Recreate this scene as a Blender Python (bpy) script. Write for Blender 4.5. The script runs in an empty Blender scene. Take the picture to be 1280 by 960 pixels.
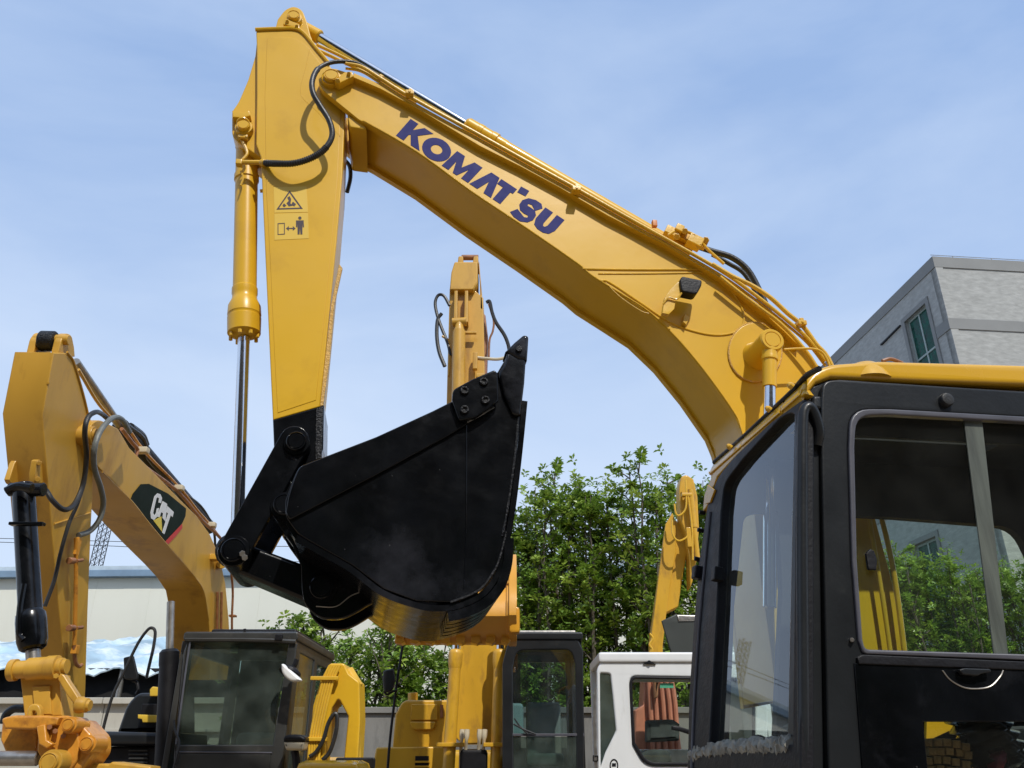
import bpy, bmesh, math, random
from mathutils import Vector, Matrix
random.seed(7)
S = bpy.context.scene
COL = S.collection
R = math.radians
PI = math.pi

# ------------------------------------------------------------------ camera
F, PITCH, EYE = 1030.0, R(24.5), Vector((0, 0, 1.85))
cam = bpy.data.cameras.new('camera'); cam_o = bpy.data.objects.new('camera', cam); COL.objects.link(cam_o)
cam.sensor_width = 36; cam.lens = 36*F/1280; cam.clip_start = 0.05; cam.clip_end = 2000
cam_o.location = EYE; cam_o.rotation_euler = (PI/2+PITCH, 0, 0)
S.camera = cam_o
# ------------------------------------------------------------------ world, sun, exposure
SUN_DIR = Vector((0.30, -0.66, 0.86)).normalized()
SUN_EL = math.asin(SUN_DIR.z)
world = bpy.data.worlds.new('World'); S.world = world; world.use_nodes = True
nt = world.node_tree; nt.nodes.clear()
def wn(t): return nt.nodes.new(t)
out = wn('ShaderNodeOutputWorld'); bg = wn('ShaderNodeBackground'); sky = wn('ShaderNodeTexSky')
sky.sky_type = 'NISHITA'; sky.sun_disc = False; sky.sun_elevation = SUN_EL
sky.sun_rotation = math.atan2(SUN_DIR.x, SUN_DIR.y)
sky.air_density = 1.0; sky.dust_density = 1.2; sky.ozone_density = 2.0; sky.altitude = 0
tc = wn('ShaderNodeTexCoord'); mp = wn('ShaderNodeMapping'); mp.inputs['Scale'].default_value = (0.9, 0.9, 2.4)
mp.inputs['Rotation'].default_value = (0.0, 0.5, 0.4)
nz = wn('ShaderNodeTexNoise'); nz.inputs['Scale'].default_value = 1.7; nz.inputs['Detail'].default_value = 7; nz.inputs['Roughness'].default_value = 0.52
nz.inputs['Distortion'].default_value = 0.35
rp = wn('ShaderNodeValToRGB'); rp.color_ramp.elements[0].position = 0.38; rp.color_ramp.elements[1].position = 0.72
rp.color_ramp.elements[0].color = (.10, .10, .10, 1); rp.color_ramp.elements[1].color = (.92, .92, .92, 1)
mx = wn('ShaderNodeMixRGB'); mx.inputs[2].default_value = (4.0, 4.8, 6.1, 1)
nt.links.new(tc.outputs['Generated'], mp.inputs[0]); nt.links.new(mp.outputs[0], nz.inputs['Vector'])
nt.links.new(nz.outputs[0], rp.inputs[0]); nt.links.new(rp.outputs[0], mx.inputs[0])
air = wn('ShaderNodeMixRGB'); air.inputs[0].default_value = .72; air.inputs[2].default_value = (2.15, 3.3, 5.6, 1)   # thin even haze over the clear sky
sepx = wn('ShaderNodeSeparateXYZ'); hz = wn('ShaderNodeMapRange'); hz.inputs[1].default_value = .0; hz.inputs[2].default_value = .68; hz.inputs[3].default_value = .95; hz.inputs[4].default_value = 0.0
hz.interpolation_type = 'SMOOTHSTEP'
hm = wn('ShaderNodeMixRGB'); hm.inputs[2].default_value = (4.4, 5.2, 6.3, 1)
nt.links.new(sky.outputs[0], air.inputs[1]); nt.links.new(tc.outputs['Generated'], sepx.inputs[0]); nt.links.new(sepx.outputs[2], hz.inputs[0])
nt.links.new(hz.outputs[0], hm.inputs[0]); nt.links.new(air.outputs[0], hm.inputs[1])
nt.links.new(hm.outputs[0], mx.inputs[1]); nt.links.new(mx.outputs[0], bg.inputs[0])
bg.inputs[1].default_value = 0.15
nt.links.new(bg.outputs[0], out.inputs[0])
sun = bpy.data.lights.new('sun', 'SUN'); sun.energy = 3.3; sun.angle = R(0.8); sun.color = (1, .955, .88)
sun_o = bpy.data.objects.new('sun', sun); COL.objects.link(sun_o)
sun_o.rotation_euler = SUN_DIR.to_track_quat('Z', 'Y').to_euler(); sun_o.location = (0, 0, 30)
S.view_settings.view_transform = 'Standard'; S.view_settings.look = 'None'
S.view_settings.exposure = 0.12; S.view_settings.gamma = 1.0
S.render.engine = 'CYCLES'
S.cycles.max_bounces = 8; S.cycles.transparent_max_bounces = 16

# ------------------------------------------------------------------ materials
def mat(name, col, rough=.5, metal=0.0, coat=0.0, var=.12, vscale=3.0, bump=0.0, bscale=40.0, spec=.5,
        stain=None, stain_amt=.5, stain_scale=2.5, stretch=(1, 1, 1), rvar=0.1, stain_pos=.58, transl=0.0, speck=None, speck_scale=45):
    m = bpy.data.materials.new(name); m.use_nodes = True; t = m.node_tree
    b = t.nodes['Principled BSDF']; L = t.links.new; N = t.nodes.new
    b.inputs['Metallic'].default_value = metal; b.inputs['Coat Weight'].default_value = coat
    b.inputs['Coat Roughness'].default_value = .08
    b.inputs['Specular IOR Level'].default_value = spec
    c = N('ShaderNodeTexCoord'); mp = N('ShaderNodeMapping'); mp.inputs['Scale'].default_value = stretch
    L(c.outputs['Object'], mp.inputs[0])
    n1 = N('ShaderNodeTexNoise'); n1.inputs['Scale'].default_value = vscale; n1.inputs['Detail'].default_value = 6
    L(mp.outputs[0], n1.inputs['Vector'])
    hs = N('ShaderNodeMixRGB'); hs.blend_type = 'MIX'
    hs.inputs[1].default_value = tuple(max(0, x*(1-var)) for x in col)+(1,)
    hs.inputs[2].default_value = tuple(min(1, x*(1+var)) for x in col)+(1,)
    cr = N('ShaderNodeMapRange'); cr.inputs[1].default_value = .3; cr.inputs[2].default_value = .7
    L(n1.outputs[0], cr.inputs[0]); L(cr.outputs[0], hs.inputs[0])
    last = hs
    if stain:
        n2 = N('ShaderNodeTexNoise'); n2.inputs['Scale'].default_value = stain_scale; n2.inputs['Detail'].default_value = 9
        n2.inputs['Roughness'].default_value = .65
        L(mp.outputs[0], n2.inputs['Vector'])
        r2 = N('ShaderNodeMapRange'); r2.inputs[1].default_value = stain_pos; r2.inputs[2].default_value = stain_pos+.15
        r2.inputs[4].default_value = stain_amt
        L(n2.outputs[0], r2.inputs[0])
        mm = N('ShaderNodeMixRGB'); mm.inputs[2].default_value = tuple(stain)+(1,)
        L(r2.outputs[0], mm.inputs[0]); L(last.outputs[0], mm.inputs[1]); last = mm
    if speck:
        n5 = N('ShaderNodeTexNoise'); n5.inputs['Scale'].default_value = speck_scale; n5.inputs['Detail'].default_value = 3; n5.inputs['Roughness'].default_value = .7
        L(c.outputs['Object'], n5.inputs['Vector'])
        r5 = N('ShaderNodeMapRange'); r5.inputs[1].default_value = .735; r5.inputs[2].default_value = .76; r5.inputs[4].default_value = .7; L(n5.outputs[0], r5.inputs[0])
        m5 = N('ShaderNodeMixRGB'); m5.inputs[2].default_value = tuple(speck)+(1,)
        L(r5.outputs[0], m5.inputs[0]); L(last.outputs[0], m5.inputs[1]); last = m5
    L(last.outputs[0], b.inputs['Base Color'])
    rr = N('ShaderNodeMapRange'); rr.inputs[3].default_value = max(.02, rough-rvar); rr.inputs[4].default_value = min(1, rough+rvar)
    n3 = N('ShaderNodeTexNoise'); n3.inputs['Scale'].default_value = vscale*2.3; n3.inputs['Detail'].default_value = 4
    L(mp.outputs[0], n3.inputs['Vector']); L(n3.outputs[0], rr.inputs[0]); L(rr.outputs[0], b.inputs['Roughness'])
    if bump:
        n4 = N('ShaderNodeTexNoise'); n4.inputs['Scale'].default_value = bscale; n4.inputs['Detail'].default_value = 5
        L(mp.outputs[0], n4.inputs['Vector'])
        bp = N('ShaderNodeBump'); bp.inputs['Strength'].default_value = bump; bp.inputs['Distance'].default_value = .01
        L(n4.outputs[0], bp.inputs['Height']); L(bp.outputs[0], b.inputs['Normal'])
    if transl:
        o = t.nodes['Material Output']; tr = N('ShaderNodeBsdfTranslucent'); ms = N('ShaderNodeMixShader')
        ms.inputs[0].default_value = transl; L(last.outputs[0], tr.inputs[0])
        L(b.outputs[0], ms.inputs[1]); L(tr.outputs[0], ms.inputs[2]); L(ms.outputs[0], o.inputs[0])
    return m

def glass(name, tint, refl=1.0, ior=1.6, film=0.0, dirt=(.4, .4, .38)):
    m = bpy.data.materials.new(name); m.use_nodes = True; t = m.node_tree; t.nodes.clear(); N = t.nodes.new; L = t.links.new
    o = N('ShaderNodeOutputMaterial'); tr = N('ShaderNodeBsdfTransparent'); gl = N('ShaderNodeBsdfGlossy'); fr = N('ShaderNodeFresnel')
    mu = N('ShaderNodeMath'); mu.operation = 'MULTIPLY'; mu.inputs[1].default_value = refl; mu.use_clamp = True
    tr.inputs[0].default_value = tint+(1,); gl.inputs[0].default_value = (.95, .97, 1, 1); gl.inputs['Roughness'].default_value = .02
    fr.inputs[0].default_value = ior
    a = N('ShaderNodeMixShader'); geo = N('ShaderNodeNewGeometry'); sb = N('ShaderNodeMath'); sb.operation = 'SUBTRACT'; sb.inputs[0].default_value = 1; L(geo.outputs['Backfacing'], sb.inputs[1])
    m2 = N('ShaderNodeMath'); m2.operation = 'MULTIPLY'; L(fr.outputs[0], m2.inputs[0]); L(sb.outputs[0], m2.inputs[1])   # one reflection per pane, none on leaving it
    L(m2.outputs[0], mu.inputs[0]); L(mu.outputs[0], a.inputs[0]); L(tr.outputs[0], a.inputs[1]); L(gl.outputs[0], a.inputs[2])
    df = N('ShaderNodeBsdfDiffuse'); df.inputs[0].default_value = dirt+(1,)
    c = N('ShaderNodeTexCoord'); n = N('ShaderNodeTexNoise'); n.inputs['Scale'].default_value = 5; n.inputs['Detail'].default_value = 8
    L(c.outputs['Object'], n.inputs['Vector'])
    mr = N('ShaderNodeMapRange'); mr.inputs[1].default_value = .35; mr.inputs[2].default_value = .8; mr.inputs[3].default_value = film*.5; mr.inputs[4].default_value = film*2
    L(n.outputs[0], mr.inputs[0])
    b = N('ShaderNodeMixShader'); L(mr.outputs[0], b.inputs[0]); L(a.outputs[0], b.inputs[1]); L(df.outputs[0], b.inputs[2]); L(b.outputs[0], o.inputs[0])
    return m

YEL = mat('yellow_paint', (.66, .385, .020), .34, spec=.35, coat=.08, var=.05, vscale=1.6, bump=.05, bscale=14, stain=(.40, .21, .02), stain_amt=.3, stain_scale=2.6, stain_pos=.55)
YEL_R = mat('rough_yellow_paint', (.62, .36, .08), .45, coat=.2, var=.2, vscale=60, bump=.8, bscale=120)
YEL_PIPE = mat('yellow_pipe_paint', (.66, .39, .03), .34, coat=.08, var=.1, vscale=8, bump=.1, bscale=60)
YEL_CAB = mat('cab_roof_yellow', (.66, .37, .02), .25, coat=.3, var=.04, vscale=4, bump=.03, bscale=20)
OCH = mat('ochre_paint', (.54, .30, .036), .42, coat=.08, var=.12, vscale=2.0, bump=.08, bscale=25, stain=(.24, .11, .02), stain_amt=.55, stain_scale=3.5, stretch=(1, 1, .35), stain_pos=.52)
OCH_O = mat('orange_coupler_paint', (.62, .27, .03), .35, coat=.2, var=.14, vscale=7, bump=.15, bscale=40, stain=(.22, .08, .02), stain_amt=.75, stain_scale=7, stain_pos=.5)
MID = mat('mid_yellow_paint', (.60, .335, .022), .4, coat=.12, var=.1, vscale=2.5, bump=.08, bscale=20, stain=(.26, .13, .03), stain_amt=.6, stain_scale=4, stretch=(1, 1, .4), stain_pos=.52)
MIDO = mat('orange_bucket_paint', (.62, .29, .02), .36, coat=.2, var=.1, vscale=3, bump=.3, bscale=6, stain=(.36, .16, .02), stain_amt=.4, stain_scale=4)
BLK = mat('black_gloss_paint', (.003, .0035, .0045), .19, coat=0, var=.5, vscale=5, bump=.22, bscale=11, stain=(.022, .023, .028), stain_amt=.8, stain_scale=1.7, rvar=.14, stain_pos=.54, spec=.34, speck=(.07, .07, .07), speck_scale=38)
BLK_R = mat('black_grit', (.008, .008, .009), .4, spec=.3, var=.6, vscale=30, bump=.9, bscale=90)
CABK = mat('cab_black_paint', (.012, .0135, .015), .36, spec=.35, coat=.05, var=.25, vscale=3, bump=.06, bscale=60, stain=(.03, .032, .03), stain_amt=.4, stain_scale=7)
CABD = mat('cab_dark_trim', (.007, .007, .009), .5, spec=.3, var=.3, vscale=9, bump=.2, bscale=80)
SEAL = mat('window_seal', (.075, .075, .09), .4, coat=.2, var=.15, vscale=10)
GREYK = mat('dark_grey_cab_paint', (.035, .036, .034), .42, coat=.1, var=.3, vscale=4, stain=(.12, .11, .095), stain_amt=.5, stain_scale=6, bump=.1, bscale=50)
CHROME = mat('chrome_rod', (.72, .74, .78), .12, metal=1, var=.05, vscale=30, rvar=.04)
STEEL = mat('worn_steel', (.35, .33, .30), .35, metal=.8, var=.25, vscale=15, bump=.1)
RUB = mat('black_rubber_hose', (.018, .018, .018), .42, var=.3, vscale=20, bump=.15, bscale=150)
RUBG = mat('grey_hose', (.14, .15, .14), .45, var=.2, vscale=20, bump=.2, bscale=100)
BRNP = mat('rusty_pipe', (.28, .12, .05), .45, var=.3, vscale=18)
INT = mat('interior_dark', (.012, .012, .010), .8, var=.4, vscale=4, stain=(.035, .03, .016), stain_amt=.6, stain_scale=3)
SEAT = mat('seat_fabric', (.05, .055, .055), .9, var=.3, vscale=12, bump=.3, bscale=100)
SEATL = mat('pale_seat_vinyl', (.26, .26, .24), .7, var=.1, vscale=8)
BLUE = mat('blue_lettering', (.022, .026, .15), .6, spec=.15, var=.08, vscale=9)
STICK_Y = mat('sticker_yellow', (.70, .46, .05), .35, var=.04)
INKM = mat('black_ink', (.03, .012, .02), .5, var=.1)
REDM = mat('red_decal', (.55, .02, .015), .4, var=.05)
WHM = mat('white_decal', (.72, .72, .70), .4, var=.04)
GRNB = mat('black_decal', (.006, .014, .009), .6, var=.2, spec=.1)
YTRI = mat('yellow_decal', (.72, .55, .05), .4, var=.04)
WCAB = mat('white_cab_paint', (.72, .73, .72), .4, coat=.15, var=.04, vscale=5, stain=(.42, .40, .36), stain_amt=.45, stain_scale=7, stretch=(1, 1, .3))
WHP = mat('white_plastic', (.75, .75, .73), .35, var=.04)
CREAM = mat('cream_plastic', (.55, .48, .34), .5, var=.08, vscale=9, stain=(.2, .16, .1), stain_amt=.4)
ORED = mat('salmon_orange_paint', (.46, .17, .10), .5, var=.15, vscale=9)
GL_W = glass('windscreen_glass', (.90, .96, .96), 1.35, 1.5, film=.03)
GL_D = glass('door_glass', (.93, .97, .94), 1.0, 1.5, film=.008)
GL_L = glass('dusty_cab_glass', (.50, .58, .53), .9, 1.5, film=.15, dirt=(.18, .215, .19))
GL_B = glass('tinted_building_glass', (.06, .16, .12), .7, 1.45, film=.5, dirt=(.04, .14, .11))
LEAVES = [mat('leaf_green_a', (.21, .33, .045), .36, var=.35, vscale=1.2, transl=.38, spec=.5),
          mat('leaf_green_b', (.34, .46, .07), .36, var=.3, vscale=1.2, transl=.38, spec=.5),
          mat('leaf_green_c', (.13, .23, .03), .40, var=.3, vscale=1.2, transl=.3, spec=.5)]
BARK = mat('bark', (.10, .085, .065), .9, var=.35, vscale=9, bump=.6, bscale=30)
CONC = mat('weathered_concrete', (.17, .165, .15), .9, var=.2, vscale=1.5, bump=.4, bscale=30, stain=(.07, .07, .065), stain_amt=.75, stain_scale=1.2, stretch=(1, 1, .35), stain_pos=.5)
CONCL = mat('pale_concrete', (.42, .40, .34), .9, var=.1, vscale=1.5, bump=.3, bscale=30, stain=(.2, .19, .16), stain_amt=.6, stain_scale=1.6, stretch=(1, 1, .35))
WALLW = mat('cream_metal_wall', (.66, .66, .57), .6, var=.04, vscale=.4, stain=(.5, .49, .40), stain_amt=.4, stain_scale=.5, stretch=(1, 1, .15))
TRIMB = mat('blue_grey_trim', (.16, .24, .33), .5, var=.1)
TARP = mat('blue_white_tarp', (.34, .47, .56), .6, var=.3, vscale=.9, bump=.7, bscale=3, stain=(.66, .72, .72), stain_amt=.9, stain_scale=.8, stain_pos=.45)
DARKV = mat('shed_shade_black', (.006, .006, .006), .9, var=.3)  # near-black: the shade inside the shed is put into the colour
STUC = mat('grey_stucco', (.34, .345, .33), .95, var=.15, vscale=4.5, bump=.8, bscale=7, stain=(.27, .275, .26), stain_amt=.5, stain_scale=2.2, stain_pos=.5, stretch=(.7, .7, 1.9))
BAND = mat('grey_band', (.215, .22, .215), .85, var=.06, vscale=1)
ALU = mat('window_aluminium', (.30, .36, .34), .5, metal=.1, var=.1)
GROUND = mat('ground_concrete', (.27, .20, .13), .9, var=.15, vscale=.3, bump=.4, bscale=8, stain=(.24, .19, .13), stain_amt=.6, stain_scale=.5)
FOAM = mat('weathered_foam', (.27, .26, .22), .95, var=.35, vscale=18, bump=1.0, bscale=35, stain=(.14, .13, .11), stain_amt=.7, stain_scale=14)
MATB = mat('tan_rubber_mat', (.20, .135, .06), .9, var=.3, vscale=12, bump=.6, bscale=80, stain=(.08, .05, .03), stain_amt=.6, stain_scale=10)
MAROON = mat('maroon_knob', (.10, .012, .022), .4, var=.1)
AMBER = mat('orange_plastic', (.55, .17, .02), .4, var=.1)

# ------------------------------------------------------------------ geometry helpers
Z3 = Vector((0, 0, 1))
cp, sp = math.cos(PITCH), math.sin(PITCH)
def ray(u, v):
    x = (u-640)/F; y = (480-v)/F
    return Vector((x, cp-y*sp, sp+y*cp))
class Plane:
    """a family of parallel planes: ex (rightwards), ey (up), nn away from the viewer; k = distance along nn from o"""
    def __init__(s, n=None, o=None, ex=None, ey=None):
        if n is not None:
            s.nn = Vector((n[0], n[1], 0)).normalized(); s.ex = Vector((s.nn.y, -s.nn.x, 0)); s.ey = Z3.copy(); s.o = Vector((0, 0, 0))
        else:
            s.ex = ex.normalized(); s.ey = (ey-ey.dot(s.ex)*s.ex).normalized(); s.nn = -(s.ex.cross(s.ey)); s.o = o.copy()
    def t(s, u, v, k): return (k-(EYE-s.o).dot(s.nn))/ray(u, v).dot(s.nn)
    def pt(s, u, v, k): return EYE+ray(u, v)*s.t(u, v, k)
    def px(s, u, v, k): return s.t(u, v, k)/F
    def to2(s, p): d = p-s.o; return (d.dot(s.ex), d.dot(s.ey))
    def at(s, a, z, k): return s.o+s.ex*a+s.ey*z+s.nn*k
def P(u, v, Y): r = ray(u, v); return EYE+r*(Y/r.y)
def PX(u, v, Y): return (Y/ray(u, v).y)/F
def fillet(poly):
    n = len(poly); res = []
    for i, p in enumerate(poly):
        if len(p) < 3 or p[2] == 0: res.append((p[0], p[1])); continue
        a = Vector(poly[i-1][:2]); b = Vector(p[:2]); c = Vector(poly[(i+1) % n][:2])
        d1 = (a-b); d2 = (c-b); r = min(p[2], d1.length*.49, d2.length*.49)
        if r < 1e-6: res.append((p[0], p[1])); continue
        s = b+d1.normalized()*r; e = b+d2.normalized()*r
        for k in range(6):
            q = k/5; w = s*(1-q)**2+b*2*q*(1-q)+e*q*q; res.append((w.x, w.y))
    return res
def cr(pts, n=6, closed=False):
    P_ = [Vector(p) for p in pts]; L = len(P_); o = []
    rng = range(L if closed else L-1)
    for i in rng:
        p0 = P_[(i-1) % L] if (closed or i > 0) else P_[0]*2-P_[1]
        p1 = P_[i]; p2 = P_[(i+1) % L]
        p3 = P_[(i+2) % L] if (closed or i+2 < L) else P_[-1]*2-P_[-2]
        for k in range(n):
            t = k/n
            o.append(.5*((2*p1)+(p2-p0)*t+(2*p0-5*p1+4*p2-p3)*t*t+(3*p1-p0-3*p2+p3)*t**3))
    if not closed: o.append(P_[-1].copy())
    return o
def crp(pts, n=5): return [(p.x, p.y) for p in cr([Vector((a[0], a[1])) for a in pts], n)]
def circ(u, v, r, n=20): return [(u+r*math.cos(2*PI*i/n), v+r*math.sin(2*PI*i/n)) for i in range(n)]
def capsule(p, q, r1, r2=None, n=9):
    r2 = r2 or r1; a = math.atan2(q[1]-p[1], q[0]-p[0]); o = []
    for i in range(n+1):
        t = a+PI/2+PI*i/n; o.append((p[0]+r1*math.cos(t), p[1]+r1*math.sin(t)))
    for i in range(n+1):
        t = a-PI/2+PI*i/n; o.append((q[0]+r2*math.cos(t), q[1]+r2*math.sin(t)))
    return o
def stroke(pts, w):
    pts = [Vector(p) for p in pts]; l = []; r = []
    for i, p in enumerate(pts):
        d = (pts[min(i+1, len(pts)-1)]-pts[max(i-1, 0)]).normalized(); nrm = Vector((-d.y, d.x))*w/2
        l.append(tuple(p+nrm)); r.append(tuple(p-nrm))
    return l+r[::-1]

ROOT = {}
class M:
    def __init__(s): s.v = []; s.f = []
    def add(s, verts, faces):
        b = len(s.v); s.v += [tuple(x) for x in verts]; s.f += [tuple(i+b for i in f) for f in faces]; return s
    def plate2(s, fr, loops, k0, k1, bevel=.004, res=1):
        """loops are 2-D lists in the plane's own metres"""
        cu = bpy.data.curves.new('tmp', 'CURVE'); cu.dimensions = '2D'; cu.fill_mode = 'BOTH'
        bevel = min(bevel, abs(k1-k0)*.45)
        cu.extrude = max(abs(k1-k0)/2-bevel, 0); cu.bevel_depth = bevel; cu.bevel_resolution = res; cu.offset = -bevel
        for lp in loops:
            sp_ = cu.splines.new('POLY'); sp_.points.add(len(lp)-1); sp_.use_cyclic_u = True
            for q, p in zip(sp_.points, lp): q.co = (p[0], p[1], 0, 1)
        ob = bpy.data.objects.new('tmp', cu); me = ob.to_mesh()
        mid = (k0+k1)/2
        s.add([fr.at(v.co.x, v.co.y, mid-v.co.z) for v in me.vertices], [tuple(p.vertices) for p in me.polygons])
        ob.to_mesh_clear(); bpy.data.objects.remove(ob); bpy.data.curves.remove(cu); return s
    def plate(s, fr, loops, k0, k1, bevel=.004, res=1, kp=None):
        kp = k0 if kp is None else kp
        if not isinstance(loops[0][0], (tuple, list, Vector)): loops = [loops]
        L2 = [[fr.to2(fr.pt(u, v, kp)) for u, v in fillet(lp)] for lp in loops]
        return s.plate2(fr, L2, k0, k1, bevel, res)
    def tube(s, pts, r, n=10, smooth=5, rf=None):
        pts = [Vector(p) for p in pts]
        if smooth and len(pts) > 2: pts = cr(pts, smooth)
        t0 = (pts[1]-pts[0]).normalized(); up = t0.orthogonal().normalized(); vs = []; fs = []
        for i, p in enumerate(pts):
            t = (pts[min(i+1, len(pts)-1)]-pts[max(i-1, 0)])
            t = t.normalized() if t.length > 1e-9 else t0
            up = (up-up.dot(t)*t); up = up.normalized() if up.length > 1e-6 else t.orthogonal().normalized()
            w = t.cross(up); rr = rf(i/(len(pts)-1)) if rf else r
            for k in range(n):
                a = 2*PI*k/n; vs.append(p+(up*math.cos(a)+w*math.sin(a))*rr)
        for i in range(len(pts)-1):
            for k in range(n): fs.append((i*n+k, i*n+(k+1) % n, (i+1)*n+(k+1) % n, (i+1)*n+k))
        fs.append(tuple(range(n))[::-1]); fs.append(tuple((len(pts)-1)*n+k for k in range(n)))
        return s.add(vs, fs)
    def lathe(s, p, q, prof, n=28):
        """prof: (distance fraction along p->q, radius)"""
        p = Vector(p); q = Vector(q); d = q-p; t = d.normalized(); u = t.orthogonal().normalized(); w = t.cross(u); vs = []; fs = []
        for f, r in prof:
            for k in range(n):
                a = 2*PI*k/n; vs.append(p+d*f+(u*math.cos(a)+w*math.sin(a))*r)
        m = len(prof)
        for i in range(m-1):
            for k in range(n): fs.append((i*n+k, i*n+(k+1) % n, (i+1)*n+(k+1) % n, (i+1)*n+k))
        fs.append(tuple(range(n))[::-1]); fs.append(tuple((m-1)*n+k for k in range(n)))
        return s.add(vs, fs)
    def cyl(s, p, q, r, r2=None, n=24, b=None):
        L_ = (Vector(q)-Vector(p)).length; b = min(r*.12, L_*.2) if b is None else b; r2 = r if r2 is None else r2
        return s.lathe(p, q, [(0, r-b), (b/L_, r), (1-b/L_, r2), (1, r2-b)], n)
    def boss(s, fr, u, v, kc, kback, rpx, rings=True):
        """stepped pin cap seen end-on"""
        c = fr.pt(u, v, kc); r = rpx*fr.px(u, v, kc); e = c+fr.nn*(kback-kc); L_ = abs(kback-kc)
        def q(x): return min(.9, x/L_)
        pr = [(0, r*.30), (0, r*.55), (q(.004), r*.6), (q(.004), r*.68), (0, r*.70), (q(.003), r*.74), (q(.02), r*.76), (q(.021), r*.95), (q(.028), r), (1, r)]
        return s.lathe(c, e, pr, 32)
    def box(s, c, sx, sy, sz, ax=None, bev=.01):
        c = Vector(c); ax = ax or (Vector((1, 0, 0)), Vector((0, 1, 0)), Z3); bm = bmesh.new()
        bmesh.ops.create_cube(bm, size=1)
        for v in bm.verts: v.co = Vector((v.co.x*sx, v.co.y*sy, v.co.z*sz))
        if bev: bmesh.ops.bevel(bm, geom=list(bm.edges), offset=min(bev, sx*.3, sy*.3, sz*.3), segments=2, affect='EDGES', profile=.5)
        bm.verts.ensure_lookup_table(); bm.verts.index_update()
        s.add([c+ax[0]*v.co.x+ax[1]*v.co.y+ax[2]*v.co.z for v in bm.verts], [tuple(v.index for v in f.verts) for f in bm.faces]); bm.free(); return s
    def bar(s, p, q, w, h, up=Z3, bev=.006):
        p = Vector(p); q = Vector(q); d = (q-p); x = d.normalized(); y = up.cross(x).normalized(); z = x.cross(y)
        return s.box((p+q)/2, d.length, w, h, (x, y, z), bev)
    def quad(s, a, b, c, d): return s.add([a, b, c, d], [(0, 1, 2, 3)])
    def sheet(s, rows, th, thick_dir=None):
        """rows: list of rows of points; solid sheet of thickness th (offset along surface normal)"""
        n = len(rows); m = len(rows[0]); top = []; bot = []
        for i in range(n):
            for j in range(m):
                du = rows[min(i+1, n-1)][j]-rows[max(i-1, 0)][j]; dv = rows[i][min(j+1, m-1)]-rows[i][max(j-1, 0)]
                nr = du.cross(dv).normalized(); top.append(rows[i][j]); bot.append(rows[i][j]-nr*th)
        fs = []; o = n*m
        for i in range(n-1):
            for j in range(m-1):
                a, b, c, d = i*m+j, i*m+j+1, (i+1)*m+j+1, (i+1)*m+j
                fs.append((a, d, c, b)); fs.append((a+o, b+o, c+o, d+o))
        for i in range(n-1):
            fs.append((i*m, i*m+o, (i+1)*m+o, (i+1)*m)); j = m-1; fs.append((i*m+j, (i+1)*m+j, (i+1)*m+j+o, i*m+j+o))
        for j in range(m-1):
            fs.append((j, j+1, j+1+o, j+o)); i = (n-1)*m; fs.append((i+j, i+j+o, i+j+1+o, i+j+1))
        return s.add(top+bot, fs)
    def build(s, name, material, parent=None, ang=32, fix=True, smooth=True):
        off = ROOT.get(parent.name, Vector((0, 0, 0))) if parent else Vector((0, 0, 0))
        me = bpy.data.meshes.new(name)
        me.from_pydata([Vector(v)-off for v in s.v], [], s.f)
        if fix:
            bm = bmesh.new(); bm.from_mesh(me); bmesh.ops.remove_doubles(bm, verts=bm.verts, dist=1e-5)
            bmesh.ops.recalc_face_normals(bm, faces=bm.faces); bm.to_mesh(me); bm.free()
        if smooth:
            me.shade_smooth(); me.set_sharp_from_angle(angle=R(ang))
        ms = material if isinstance(material, list) else [material]
        for x in ms: me.materials.append(x)
        ob = bpy.data.objects.new(name, me); COL.objects.link(ob)
        if parent: ob.parent = parent; ROOT[ob.name] = off
        if smooth and len(s.f) > 8:
            w = ob.modifiers.new('normals', 'WEIGHTED_NORMAL'); w.keep_sharp = True; w.weight = 90
        return ob
def thing(name, label, cat, loc=(0, 0, 0), group=None):
    o = bpy.data.objects.new(name, None); COL.objects.link(o); o.location = loc; o.empty_display_size = .2
    o['label'] = label; o['category'] = cat
    if group: o['group'] = group
    ROOT[o.name] = Vector(loc); return o
def tag(o, label, cat, group=None):
    o['label'] = label; o['category'] = cat
    if group: o['group'] = group
    return o
def struct(o, kind='structure'): o['kind'] = kind; return o

# ------------------------------------------------------------------ ground
g = M(); g.add([(-400, -200, 0), (400, -200, 0), (400, 600, 0), (-400, 600, 0)], [(0, 1, 2, 3)])
struct(g.build('ground', GROUND))

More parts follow.
